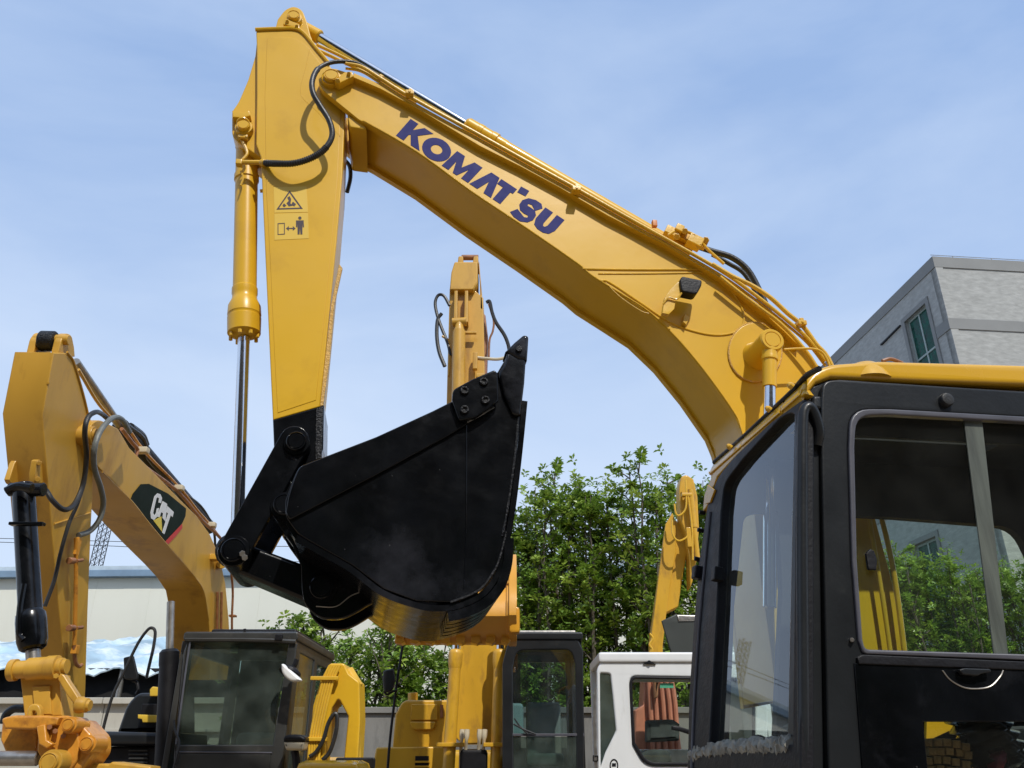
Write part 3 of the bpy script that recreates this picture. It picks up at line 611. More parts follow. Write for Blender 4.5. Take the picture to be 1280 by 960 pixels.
# rear side panel, rear wall, floor, lower skirt
m = M(); m.plate2(MF, [[(SR-.32, ZF), (SR, ZF), (SR, ZR-.06), (SR-.32, ZR-.06)]], KN+.012, KN+.05, .01); m.build('rear_side_panel', CABK, cabf)
m = M(); m.box(MF.at(SR-.02, (ZF+ZR)/2-.02, (KN+KF)/2), .04, KF-KN-.04, ZR-ZF-.1, (EX, NN, Z3), .01); m.build('rear_wall', INT, cabf)
m = M(); m.box(MF.at((sl(ZF)+SR)/2, ZF-.03, (KN+KF)/2), SR-sl(ZF), KF-KN, .08, (EX, NN, Z3), .01); m.build('floor', CABD, cabf)
# far side wall with window
fw_out = [MF.to2(pt(u, v, KF)) for u, v in [(886, 600), (905, 568), (935, 535), (965, 505)]]
zt = ZR-.08
out2 = [(sl(ZF)-.0, ZF), (sl(zt-.12), zt-.12), (sl(zt)+.06, zt), (SR, zt), (SR, ZF)]
def w2(poly): return [MF.to2(pt(u, v, KF)) for u, v in fillet(poly)]
h1 = w2([(925, 650, 14), (940, 643, 6), (967, 643), (972, 735), (962, 960), (905, 960), (913, 760)])
h2 = w2([(984, 644), (1110, 650), (1262, 662, 22), (1300, 740, 10), (1300, 860, 10), (1000, 860), (988, 750)])
m = M(); m.plate2(MF, [out2, h1, h2], KF-.05, KF, .004); m.build('far_side_wall', INT, cabf)
m = M(); m.plate2(MF, [h1], KF-.028, KF-.022, 0, 0); m.build('far_window', GL_D, cabf)
m = M(); m.plate2(MF, [h2], KF-.028, KF-.022, 0, 0); m.build('far_window', GL_D, cabf)
# headliner
m = M()
m.box(MF.at((s0+1.17+SR)/2, ZR-.10, (KN+KF)/2), SR-s0-1.19, KF-KN-.1, .03, (EX, NN, Z3), .01); hdl = m.build('headliner', INT, cabf)
m = M(); m.box(MF.at(s0+.13, ZR-.115, (KN+KF)/2), .16, KF-KN-.1, .03, (EX, NN, Z3), .01); m.build('headliner_front', INT, hdl)
# roof (yellow), rounded over front and sides
rf = [(999, 494, 4), (1006, 476, 10), (1018, 462, 12), (1040, 454, 14), (1100, 450), (1280, 455)]
rz = [MF.to2(pt(u, v, KN-.02)) for u, v in fillet(rf)]
rz += [(SR+.02, rz[-1][1]+.0), (SR+.03, rz[-1][1]-.06)]
lo = [MF.to2(pt(u, v, KN-.02)) for u, v in [(1280, 481), (1160, 477), (1040, 472), (1022, 478), (1012, 490), (1006, 502)]]
rz[-1] = (SR+.03, lo[0][1])
HS0, HS1, HK0, HK1 = s0+.26, s0+1.15, KN+.17, KF-.38          # opening of a clear hatch, added so sunlight reaches the boom foot
m = M(); m.plate2(MF, [rz+lo], KN-.02, HK0, .022, 4); roof = m.build('roof', YEL_CAB, cabf)
m = M(); m.plate2(MF, [rz+lo], HK1, KF+.04, .022, 4); m.build('roof_far_side', YEL_CAB, roof)
zr_ = rz[len(rz)-2][1]; fr_ = [p for p in rz+lo if p[0] < HS0]
m = M(); m.plate2(MF, [[p for p in rz if p[0] < s0+.17]+[p for p in lo if p[0] < s0+.17]], HK0+.001, HK1-.001, .001, 0); m.build('roof_front', YEL_CAB, roof)
m = M(); m.box(MF.at((s0+.12+HS0)/2, ZR-.045, (HK0+HK1)/2), HS0-s0-.12, HK1-HK0+.004, .05, (EX, NN, Z3), .004); m.build('roof_front_panel', YEL_CAB, roof)
m = M(); m.box(MF.at((HS0+HS1)/2, ZR-.17, HK0+.01), HS1-HS0+.1, .02, .2, (EX, NN, Z3), .004); m.build('added_hatch_lip', INT, roof)  # added dark lip that hides the hatch opening from the camera
m = M(); m.box(MF.at((HS0+HS1)/2, ZR-.10, (HK1+KF)/2), HS1-HS0+.1, KF-HK1-.04, .03, (EX, NN, Z3), .004); m.build('headliner_side', INT, roof)
m = M(); m.box(MF.at((HS0+HS1)/2, ZR-.10, (HK0+KN)/2+.02), HS1-HS0+.1, HK0-KN-.04, .03, (EX, NN, Z3), .004); m.build('headliner_side', INT, roof)
for ss_ in (HS0, HS1):
    m = M(); m.box(MF.at(ss_, ZR-.12, (HK0+HK1)/2), .02, HK1-HK0, .12, (EX, NN, Z3), .004); m.build('added_hatch_lip', INT, roof)
m = M(); m.box(MF.at((HS1+SR)/2, ZR-.04, (HK0+HK1)/2), SR-HS1, HK1-HK0+.004, .07, (EX, NN, Z3), .004); m.build('roof_rear', YEL_CAB, roof)
m = M(); m.box(MF.at((HS0+HS1)/2, ZR-.03, (HK0+HK1)/2), HS1-HS0+.03, HK1-HK0+.03, .006, (EX, NN, Z3), 0); m.build('roof_hatch', glass('added_hatch_glass', (.95, .97, .97), .3, 1.4, film=.005), roof)  # unseen clear pane, added to let the sun through the roof
m = M(); c = MF.at(*MF.to2(pt(1089, 458, KN)), KN+.055)
m.lathe(c-Z3*.05, c+Z3*.038, [(0, .10), (.4, .085), (.65, .07), (.85, .055), (.95, .035), (1, .012)], 28); m.build('lifting_boss', YEL_CAB, roof)
m = M(); c = pt(1114, 452, KN+.1); m.tube([c-EX*.04, c+Z3*.012, c+EX*.05-Z3*.004], .008, 8); m.build('roof_clip', BRNP, roof)
# black rain rail behind the roof's front edge
m = M(); f0 = FD.pt(1003, 498, 0); f1 = FD.at(*[*FD.to2(FD.pt(890, 582, 0))], 0)
m.tube([FD.pt(u, v, .0) for u, v in [(1024, 461), (1008, 470), (990, 490), (960, 518), (930, 546), (893, 578)]], .012, 8, 4); m.build('rain_rail', CABD, cabf)
for u, v in ((991, 484), (963, 513), (914, 560)):
    m = M(); c = FD.pt(u, v, -.02); m.lathe(c, c-FD.nn*.02+Z3*.012, [(0, .013), (.6, .013), (1, .006)], 10)
    m.build('roof_bolt', YEL_CAB, cabf)
# yellow brow along the windscreen top
m = M(); m.plate(FD, [(1006, 492), (1000, 484), (962, 518), (915, 562), (893, 586, 4), (880, 618, 4), (878, 640), (884, 632), (896, 596), (918, 572), (965, 527)], -.012, .03, .008, 2); m.build('brow', YEL_CAB, cabf)
# windscreen frame and glass
wo = [(1004, 498, 4), (965, 526), (918, 570, 10), (897, 596, 10), (884, 632), (874, 700), (867, 780), (861, 870), (857, 1060), (1000, 1060)]
wi = [(995, 540), (993, 514, 16), (976, 522, 8), (930, 572, 10), (905, 604, 12), (901, 640), (896, 760), (886, 935), (990, 930)]
m = M(); m.plate(FD, [wo, wi], -.02, .025, .008, 2); ws = m.build('windscreen_frame', CABD, cabf)
m = M(); m.plate(FD, wi, .012, .018, 0, 0); m.build('windscreen', GL_W, ws)
m = M(); m.tube([FD.pt(u, v, -.022) for u, v in [(888, 640), (880, 720), (873, 800), (867, 900), (864, 1000)]], .007, 8); m.build('trim_strip', SEAL, ws)
fo = [FD.pt(u, v, -.0) for u, v in [(868, 941), (890, 936), (915, 933), (940, 930), (965, 930), (992, 927)]]
m = M()
ptsf = cr(fo, 22); m.tube([p-Z3*.012 for p in ptsf], .026, 14, 0, rf=lambda t: .030+.003*math.sin(t*31)*math.sin(t*13)); 
m.v = [(a+random.uniform(-.007, .007), b+random.uniform(-.007, .007), c+random.uniform(-.009, .009)) for a, b, c in m.v]
m.build('peeling_foam_seal', FOAM, ws)
for u, v in ((872, 716), (897, 718)):
    m = M(); m.box(FD.pt(u, v, -.03), .05, .045, .06, (FD.ex, FD.nn, FD.ey), .006); m.build('hinge_block', CABD, ws)
m = M(); m.plate(FD, [(884, 606), (893, 612), (887, 628), (880, 630)], -.03, -.02, .002); m.build('yellow_tab', YEL_CAB, ws)
for u, v in ((874, 640), (872, 662), (868, 698)):
    m = M(); c = FD.pt(u, v, -.03); m.cyl(c, c+FD.nn*.03, .011, n=8)
    m.build('frame_bolt', CABD, ws)
# pillar grab rail
m = M()
gp = [(1021, 556, 2.72), (1024, 540, 2.70), (1020, 522, 2.69), (1013, 509, 2.685), (1006, 512, 2.685), (1003.5, 530, 2.685), (1003, 600, 2.685), (1003, 700, 2.685), (1004, 850, 2.685), (1006, 1060, 2.685)]
m.tube([pt(*q) for q in gp], .020, 12, 6); m.build('grab_rail', CABK, cabf)
m = M(); m.plate(MF, [(1016, 494, 4), (1028, 494, 4), (1029, 512, 4), (1016, 510, 4)], KN-.03, KN+.0, .012, 2); m.build('bracket', CABK, cabf)
m = M(); m.plate(MF, [(1007, 530), (1012, 524), (1024, 524), (1026, 700), (1030, 960), (1034, 1280), (1010, 1280), (1008, 960)], KN-.018, KN+.0, .008, 2); m.build('pillar_cover', CABK, cabf)
# door
do = [(1030, 480, 0), (1034, 474, 8), (1046, 473), (1400, 495), (1400, 1290), (1046, 1290), (1037, 960), (1031, 700), (1028, 560)]
do = [(1027, 500), (1029, 476, 10), (1050, 474), (1460, 501), (1460, 1290), (1044, 1290), (1036, 960), (1030, 700), (1027, 560)]
hw = [(1060, 560), (1062, 512, 24), (1110, 512), (1400, 528), (1400, 830), (1078, 818, 6), (1072, 800), (1064, 700)]
hl = [(1154, 902), (1390, 902), (1390, 1230), (1180, 1230), (1160, 960)]
m = M(); m.plate(MF, [do, hw, hl], KN-.035, KN-.002, .008, 2); door = m.build('door', CABK, cabf)
m = M(); hwi = [(1067, 560), (1069, 520, 20), (1110, 519), (1380, 534), (1380, 821), (1080, 812, 6), (1077, 800), (1070, 700)]
m.plate(MF, [hw, hwi], KN-.044, KN-.012, .006, 2, kp=KN-.035); m.build('window_seal', SEAL, door)
m = M(); m.plate(MF, [(1062, 560), (1064, 516, 20), (1110, 516), (1225, 522), (1262, 825), (1078, 815), (1066, 700)], KN-.014, KN-.009, 0, 0); pane = m.build('window_pane', GL_D, door)
m = M(); m.plate(MF, [(1205, 524), (1228, 525), (1262, 830), (1244, 828)], KN-.022, KN-.014, .003, 1); m.build('sliding_window_rail', mat('grey_rail', (.075, .085, .07), .5, var=.4, vscale=9, stretch=(3, 3, .3), bump=.2), door)
m = M(); m.plate(MF, [(1213, 524), (1400, 533), (1400, 826), (1250, 822)], KN-.004, KN+.001, 0, 0); m.build('window_pane', GL_D, door)
m = M(); m.plate(MF, [(1072, 822), (1078, 818), (1400, 832), (1400, 842), (1074, 830)], KN-.048, KN-.03, .004, 2); m.build('door_sill', CABD, door)
m = M(); m.plate(MF, [(1064, 830), (1400, 843), (1400, 1290), (1082, 1290), (1074, 960)], KN-.001, KN+.01, .002, 0) if False else None
m = M(); m.plate(MF, [[(1068, 829), (1440, 844), (1440, 1285), (1092, 1285), (1078, 960)], hl], KN-.042, KN-.034, .003, 1, kp=KN-.042); m.build('lower_panel', BLK, door)
m = M(); cs = [pt(u, v, KN-.043) for u, v in [(1178, 838), (1188, 850), (1204, 859), (1220, 861), (1238, 858), (1250, 846), (1254, 838)]]; m.tube(cs, .0025, 6); m.build('handle_recess_rim', STEEL, door)
m = M(); m.plate(MF, [(1199, 837, 2), (1206, 835, 2), (1238, 836, 2), (1240, 840, 2), (1228, 842), (1222, 845, 2), (1204, 843, 2)], KN-.066, KN-.046, .004, 2); m.cyl(pt(1210, 840, KN-.06), pt(1210, 840, KN-.03), .007); m.build('door_handle', CABK, door)
m = M(); c = pt(1186, 498, KN-.06); m.lathe(c, c+NN*.05, [(0, .012), (.05, .024), (.15, .027), (.5, .028), (.55, .022), (1, .03)], 28); m.build('door_bumper', RUB, door)
m = M(); m.plate(MF, [(1083, 692), (1088, 686), (1093, 688), (1097, 700), (1096, 712), (1086, 712, 2)], KN-.03, KN-.015, .004, 1); m.build('window_latch', CABD, door)
m = M(); m.lathe(pt(1065, 800, KN-.05), pt(1065, 800, KN-.03), [(0, .006), (.5, .008), (1, .008)], 12); m.build('hinge_screw', STEEL, door)
m = M(); m.plate(MF, hl, KN-.022, KN-.017, 0, 0, kp=KN-.042); m.build('lower_pane', glass('lower_door_glass', (.9, .92, .88), .3, 1.5, film=.006), door)
# interior
seat = M(); sc = MF.at(s0+1.15, ZF+.62, KN+.52)
seat.box(sc, .5, .5, .14, (EX, NN, Z3), .05); seat_o = seat.build('seat', SEAT, cabf)
m = M(); m.box(sc+EX*.27+Z3*.35, .12, .46, .62, ((EX-Z3*.15).normalized(), NN, (Z3+EX*.15).normalized()), .05); m.build('seat_back', SEAT, seat_o)
# bellows (gaiter), slanting
m = M(); q0 = pt(1212, 885, KN+.17); q1 = pt(1268, 985, KN+.17); d = (q1-q0); prof = []
for i in range(17):
    f_ = i/16; prof.append((f_, .085+.02*f_+(.016 if i % 2 else -.010)))
m.lathe(q0, q1, prof, 30); m.build('rubber_bellows', mat('glossy_bellows_rubber', (.02, .022, .022), .16, coat=.8, var=.2), cabf)
m = M(); m.lathe(pt(1258, 958, KN+.1), pt(1234, 948, KN+.14), [(0, .05), (.3, .052), (.8, .035), (1, .01)], 20); m.build('maroon_lever_knob', MAROON, cabf)
# padded tan mat made of separate blocks
for r_ in range(5):
    for c_ in range(5):
        x0 = 1156+c_*11.5+(r_ % 2)*4+random.uniform(-1, 1); y0 = 924+r_*11.5+c_*1.2+random.uniform(-1, 1)-4*math.sin((c_+.5)/5*PI)
        m = M(); m.plate(MF, [(x0, y0), (x0+10.5, y0+1), (x0+10.7, y0+10.6), (x0+.4, y0+9.8)], KN+.10+random.uniform(-.004, .004), KN+.14, .004, 1); m.build('mat_block', MATB, cabf)
m = M(); m.plate(MF, [(1150, 925), (1212, 922), (1220, 1100), (1155, 1100)], KN+.15, KN+.2, .004); m.build('mat_backing', INT, cabf)
m = M(); m.plate(MF, [(1159, 890), (1225, 890), (1212, 902), (1165, 924), (1158, 924)], KN+.55, KN+.57, .003); m.build('yellow_panel', YEL_CAB, cabf)
m = M(); m.box(MF.at(s0+.22, ZF+.46, KN+.72), .2, .34, .5, (EX, NN, Z3), .05)
m.tube([pt(u, v, KN+.5) for u, v in [(930, 935), (945, 922), (958, 926), (962, 935)]], .01, 8); m.build('console', INT, cabf)
m = M(); m.box(MF.at(s0+1.0, ZF+.3, KF-.16), 1.1, .2, .5, (EX, NN, Z3), .04); m.build('side_console', INT, cabf)
# upper body and counterweight, tracks
m = M(); ob_ = MF.at
m.box(ob_(s0+1.6, 1.08, 4.05), 3.9, 2.5, .26, (EX, NN, Z3), .03); m.build('deck', CABD, main)
m = M(); m.box(ob_(s0+2.9, 1.75, 4.05), 1.3, 2.5, 1.05, (EX, NN, Z3), .05); m.build('engine_hood', YEL, main)
m = M(); m.box(ob_(s0+3.85, 1.65, 4.05), .55, 2.6, 1.15, (EX, NN, Z3), .15); m.build('counterweight', YEL, main)
m = M(); m.box(ob_(s0+1.5, 1.55, 5.0), 1.4, .6, .7, (EX, NN, Z3), .05); m.build('tool_box', YEL, main)
undercarriage(main, ob_(s0+1.7, 0, 4.05), (-EX.x, -EX.y), 3.9, 2.3, .9)

# ================================================================== LEFT EXCAVATOR (ochre, black decal on its boom)
LF = Plane(n=(-.9987, -.05))
lt, lpx = LF.pt, LF.px
ex2 = thing('excavator', 'ochre excavator at the left edge with a black, white-lettered decal on its boom', 'excavator', (-2.0, 8.5, 0))
def lw(*q): return lt(*q)
LK0, LK1 = 2.75, 3.0
so = [(67, 441), (84, 441, 4), (92, 452), (100, 478), (106, 500), (113, 528), (116, 570), (116, 620), (114, 656), (110, 760), (107, 862), (104, 915), (90, 915), (84, 860), (79, 812), (70, 720), (65, 663), (60, 600), (53, 518)]
m = M(); m.plate(LF, so, LK0, LK1, .008, 2); st2 = m.build('stick', OCH, ex2)
m = M(); m.tube([lt(u, v, LK0-.004) for u, v in [(84, 440), (92, 452), (100, 478), (106, 500), (112, 526)]], .008, 8); m.build('rim_flange', OCH, st2)
fa = lt(60, 480, LK0); m = M(); m.tube([lt(60, 479, LK0-.002), lt(60, 479, LK1+.002)], .007, 6, 0); m.build('weld_bead', OCH, st2)
for k in (LK0+.02, LK1-.07):
    m = M(); m.plate(LF, [(72, 446), (77, 424, 4), (83, 416, 5), (90, 419, 4), (93, 434), (94, 446)], k, k+.05, .008, 2, kp=LK0+.02); m.build('top_ear', OCH, st2)
e_ = lt(85, 425, LK0); m = M(); m.cyl(e_-LF.nn*.01, e_+LF.nn*.22, .035); m.build('pin_cap', OCH, st2)
e_ = lt(84, 427, LK0); m = M(); m.cyl(e_+LF.nn*.075, e_+LF.nn*.175, .07); m.build('rod_eye', BLK_R, st2)
# bracket plates for the bucket cylinder on the front face
for k in (LK0+.03, LK1-.06):
    m = M(); m.plate(LF, [(62, 560), (50, 580), (44, 600), (46, 606, 4), (54, 608, 4), (66, 604)], k, k+.035, .006, 2, kp=LK0+.03); m.build('cylinder_bracket', OCH, st2)
m = M(); m.plate(LF, [(47, 575, 2), (51, 574, 2), (50, 604, 2), (44, 604, 2), (44, 592)], LK0-.02, LK0+.02, .006); m.cyl(lt(47, 599, LK0-.035), lt(47, 599, LK0), .016); m.cyl(lt(49, 579, LK0-.035), lt(49, 579, LK0), .014); m.build('pin_lock', OCH, st2)
# steel pipe along the stick's side
m = M(); m.tube([lt(u, v, LK0-.05) for u, v in [(95, 672), (95, 720), (94, 780), (93, 806)]], .014, 10, 3); pp = m.build('side_pipe', OCH_O, st2)
m = M(); m.tube([lt(u, v, LK0-.05) for u, v in [(93, 806), (93, 818), (95, 829), (99, 833), (102, 831)]], .013, 10); m.build('elbow', BRNP, pp)
for v in (701, 785):
    m = M(); m.cyl(lt(86, v, LK0-.05), lt(92, v, LK0-.05), .022); m.cyl(lt(96, v, LK0-.06), lt(103, v-1, LK0-.06), .012); m.build('pipe_clamp', BRNP, pp)
m = M(); m.box(lt(94, 812, LK0-.05), .04, .05, .06, bev=.006); m.build('coupling', OCH_O, pp)
m = M(); m.box(lt(97, 683, LK0-.05), .02, .05, .12, bev=.004); m.build('mounting_tab', OCH_O, pp)
m = M(); m.tube([lt(68, 655, LK0-.003), lt(90, 648, LK0-.003), lt(113, 641, LK0-.003)], .006, 6, 0); m.build('weld_bead', OCH, st2)
# bucket cylinder, black
cc = lambda u, v: lt(u, v, 2.875+.0)
cyl2 = M(); fy = lambda u, v: P(u, v, 4.60)
r = 13.5*PX(34, 700, 4.6)
a_, b_ = P(29, 606, 4.62), P(41, 812, 4.62)
cyl2.lathe(a_, b_, [(0, r*.9), (.01, r), (.78, r*1.0), (.80, r*1.22), (.84, r*1.28), (.95, r*1.26), (.99, r*1.1), (1, r*.9)], 30)
cy2 = cyl2.build('bucket_cylinder', BLK, ex2)
m = M(); m.cyl(b_, P(43, 842, 4.62), 8.5*PX(40, 820, 4.6)); m.build('rod', STEEL, cy2)
m = M(); m.cyl(P(12, 612, 4.6), P(55, 612, 4.6), .04); m.tube([P(u, v, 4.5) for u, v in [(8, 614), (22, 608), (40, 610)]], .025, 10); m.build('cylinder_head', BLK, cy2)
m = M(); m.box(P(34, 655, 4.5), .19, .04, .018, bev=.004); m.build('clamp_band', BLK, cy2)
m = M(); m.tube([P(u, v, 4.55) for u, v in [(30, 730), (25, 760), (24, 790), (30, 800)]], .016, 8); m.build('side_pipe', BLK, cy2)
# boom
BK_ = 2.68
bo = [(111, 548, 5), (114, 530, 6), (124, 524, 6), (148, 536), (162, 560), (190, 588), (226, 625), (246, 645), (262, 667), (274, 694), (282, 730), (286, 775), (290, 850), (262, 850), (263, 800), (261, 776), (255, 739), (245, 722), (232, 706), (208, 679), (187, 654), (165, 626), (140, 600), (124, 586, 6), (116, 572, 6)]
m = M(); m.plate(LF, bo, BK_, BK_+.38, .008, 2); bm2 = m.build('boom', OCH, ex2)
m = M(); m.boss(LF, 122, 545, BK_-.05, BK_+.1, 12); m.build('pin_boss', OCH, bm2)
m = M(); m.tube([lt(u, v, BK_-.002) for u, v in [(128, 590), (140, 602), (165, 627), (187, 655), (208, 680), (232, 707), (245, 723), (255, 740), (261, 776)]], .006, 6); m.build('weld_bead', OCH, bm2)
# decal
dz = lambda L_: [(140+a/8, 560+b/8) for a, b in L_]
m = M(); m.plate(LF, dz([(190, 512), (210, 460), (290, 362), (370, 358), (560, 455), (742, 605), (736, 680), (700, 757), (535, 932)]), BK_-.004, BK_, .0005, 0); dc = m.build('decal', GRNB, bm2)
m = M(); m.plate(LF, dz([(702, 762), (706, 800), (640, 880), (565, 962), (535, 934)]), BK_-.004, BK_, .0005, 0); m.build('red_corner', REDM, dc)
for nm, L_, mt in (('letter', [(455, 453), (485, 462), (502, 500), (492, 552), (466, 545), (472, 505), (456, 492), (445, 505), (412, 650), (425, 672), (440, 655), (450, 605), (472, 600), (458, 680), (420, 722), (390, 702), (385, 650), (425, 485)], WHM),
                  ('letter', [(508, 530), (552, 558), (536, 735), (506, 700), (512, 655), (492, 640), (478, 692), (452, 688)], WHM),
                  ('letter', [(555, 580), (618, 640), (607, 692), (588, 672), (525, 862), (503, 848), (562, 655), (546, 642)], WHM),
                  ('triangle', [(495, 684), (503, 840), (415, 725)], YTRI)):
    m = M(); m.plate(LF, dz(L_), BK_-.006, BK_-.003, .0003, 0); m.build(nm, mt, dc)
# pipes and hoses on the boom
m = M(); m.tube([lt(u, v, BK_+.03) for u, v in [(152, 536), (165, 553), (172, 562), (174, 578), (222, 614), (252, 650), (275, 672), (284, 690)]], .016, 8, 3); m.build('hydraulic_pipe', BRNP, bm2)
m = M(); m.tube([lt(u, v, BK_+.06) for u, v in [(158, 532), (182, 566), (225, 610), (246, 637), (262, 655), (277, 674)]], .012, 8, 3); m.build('hydraulic_pipe', OCH_O, bm2)
m = M(); m.tube([lt(u, v, BK_+.1) for u, v in [(158, 532), (178, 548), (186, 572), (208, 598), (232, 630)]], .024, 8, 3); m.build('hydraulic_hose', RUB, bm2)
m = M(); m.tube([lt(u, v, BK_+.1) for u, v in [(232, 618), (250, 632), (262, 650), (268, 668), (269, 690)]], .014, 8, 4); m.build('hydraulic_hose', RUB, bm2)
m = M(); m.tube([lt(u, v, BK_+.16) for u, v in [(162, 534), (176, 545), (181, 556)]], .04, 10, 4); m.build('hose_bundle', RUB, bm2)
for u, v in ((178, 563), (223, 610), (264, 656)):
    m = M(); m.box(lt(u, v, BK_+.03), .1, .07, .05, bev=.01); m.build('pipe_clamp', CREAM, bm2)
m = M(); a_, b_ = lt(94, 452, BK_+.16), lt(152, 536, BK_+.16); m.cyl(a_, b_, .032); m.build('arm_cylinder_rod', STEEL, ex2)
m = M(); a2 = lt(150, 533, BK_+.16); m.cyl(a2, lt(262, 660, BK_+.16), .07); m.build('arm_cylinder', CABD, ex2)
m = M(); m.tube([lt(u, v, BK_+.1) for u, v in [(98, 462), (120, 500), (138, 522)]], .012, 6); m.build('hydraulic_pipe', OCH, ex2)
# looping hoses between boom and stick
for path, r, mt in (([(135, 524), (128, 518, 2.6), (120, 515, 2.55), (110, 522, 2.55), (106, 540, 2.55), (108, 570, 2.6), (104, 605, 2.62), (93, 630, 2.62), (80, 637, 2.62), (66, 626, 2.65), (56, 612, 2.7), (42, 610, 2.72)], .017, RUB),
                    ([(162, 540, 2.6), (152, 524, 2.55), (140, 523, 2.55), (126, 538, 2.55), (118, 560, 2.55), (118, 585, 2.58), (126, 610, 2.6), (129, 630, 2.62), (124, 650, 2.64), (112, 664, 2.68), (98, 669, 2.70)], .019, RUBG),
                    ([(104, 608, 2.68), (96, 632, 2.69), (86, 655, 2.7), (76, 690, 2.71), (68, 725, 2.72), (56, 758, 2.74)], .013, RUB)):
    m = M(); m.tube([lt(*(q if len(q) == 3 else (q[0], q[1], 2.62))) for q in path], r, 10, 6); m.build('hydraulic_hose', mt, ex2)
# boom cylinder
a_, b_ = P(213.5, 752, 7.2), P(212, 812, 7.2); m = M(); r = 11.5*PX(212, 850, 7.2)
m.lathe(b_, P(203, 1010, 7.2), [(0, r*.8), (.02, r*1.06), (.1, r*1.06), (.11, r), (1, r)], 24); bcy2 = m.build('boom_cylinder', CABD, ex2)
m = M(); m.cyl(a_, b_, r*.42); m.build('rod', STEEL, bcy2)
m = M(); m.cyl(lt(277, 705, BK_-.08), lt(277, 705, BK_+.1), .05); m.box(lt(268, 697, BK_-.03), .12, .12, .06, bev=.01); m.build('cylinder_pin', OCH, bm2)
m = M(); m.tube([lt(u, v, 2.5) for u, v in [(289, 715), (291, 740), (290, 770), (290, 800)]], .012, 8); m.box(lt(291, 770, 2.5), .07, .07, .02, bev=.004); m.build('hydraulic_pipe', BRNP, ex2)
for du in (272, 277):
    m = M(); m.tube([lt(du, 740, BK_-.03), lt(du-1, 800, BK_-.03)], .014, 8, 0); m.build('hydraulic_pipe', BRNP, bm2)

# ---- coupler hanging under the stick
FY = Plane(n=(0, 1)); YC = 4.55
m = M(); m.lathe(P(12, 838, YC), P(84, 833, YC), [(0, .045), (.02, .055), (.12, .055), (.125, .045), (.33, .045), (.335, .056), (.66, .056), (.67, .06), (.84, .06), (.85, .045), (.93, .045), (.94, .036), (1, .036)], 26)
lkp = m.build('coupler_pin', OCH, ex2)
m = M(); m.plate(FY, [(24, 842), (74, 842), (78, 895), (30, 895)], YC+.03, YC+.16, .01); m.build('coupler_link', OCH, ex2)
m = M(); m.plate(FY, [(40, 858), (62, 857), (64, 893), (43, 893)], YC+.015, YC+.04, .005); m.build('link_rib', OCH, ex2)
m = M(); m.plate(FY, [(68, 843, 3), (78, 841, 3), (92, 862, 4), (102, 878, 3), (95, 884, 3), (84, 870)], YC-.02, YC+.03, .008, 2); m.cyl(P(70, 845, YC-.05), P(70, 845, YC), .014, n=6); m.build('side_lever', OCH, ex2)
m = M(); m.lathe(P(97, 881, YC), P(113, 882, YC), [(0, .04), (.3, .042), (.5, .036), (.75, .036), (.8, .028), (1, .026)], 20); m.build('pin_end', OCH, ex2)
cpl = M(); cpl.plate(FY, [(48, 896), (86, 894, 5), (93, 905), (100, 930), (96, 950), (88, 962), (60, 964), (46, 940)], YC-.02, YC+.02, .01, 2)
cpo = cpl.build('quick_coupler', OCH_O, ex2)
m = M(); m.plate(FY, [(2, 904), (40, 900), (48, 916), (44, 944), (8, 944, 6), (0, 925)], YC+.08, YC+.3, .012, 2); m.build('hook_housing', OCH_O, cpo)
m = M(); m.plate(FY, [(0, 898, 6), (16, 894, 4), (60, 894), (74, 897), (70, 906), (40, 912), (5, 911)], YC-.06, YC+.28, .012, 2); m.build('top_plate', OCH_O, cpo)
m = M(); m.plate(FY, [(45, 908), (56, 905), (58, 925), (66, 930), (58, 936), (48, 930)], YC-.07, YC-.03, .008, 2); m.build('latch', OCH_O, cpo)
m = M(); m.plate(FY, [(33, 899), (34, 885, 5), (40, 879, 5), (48, 880, 5), (51, 888), (50, 898), (45, 898), (45, 890, 3), (40, 888, 3), (38, 899)], YC-.05, YC-.01, .008, 2); m.build('lifting_eye', OCH, cpo)
for u, v, rp, y, mt in ((84, 906, 10, YC-.1, OCH_O), (107, 930, 11, YC-.05, OCH_O), (60, 953, 15, YC-.14, OCH)):
    m = M(); m.boss(FY, u, v, y, y+.16, rp); m.build('pin_boss', mt, cpo)
for u, v in ((62, 909), (69, 914), (79, 920)):
    m = M(); m.cyl(P(u, v, YC-.06), P(u, v, YC), .013, n=6); m.build('bolt', BRNP, cpo)
m = M(); m.plate(FY, [(86, 900), (96, 898, 4), (116, 920, 6), (116, 940, 6), (100, 962), (84, 962)], YC+.0, YC+.22, .014, 2); m.build('rear_jaw', OCH_O, cpo)
m = M(); m.cyl(P(-8, 948, YC), P(48, 948, YC), .035); m.build('jaw_pin', STEEL, cpo)
m = M(); m.plate(FY, [(62, 960), (75, 952), (135, 955), (140, 952, 2), (188, 958), (190, 975), (62, 980)], YC+.1, YC+.24, .012, 2); m.build('lower_jaw_beam', OCH, cpo)
m = M(); m.tube([P(u, v, 5.0) for u, v in [(30, 886), (18, 886), (8, 893), (4, 905)]], .022, 10); m.build('hydraulic_hose', RUB, ex2)

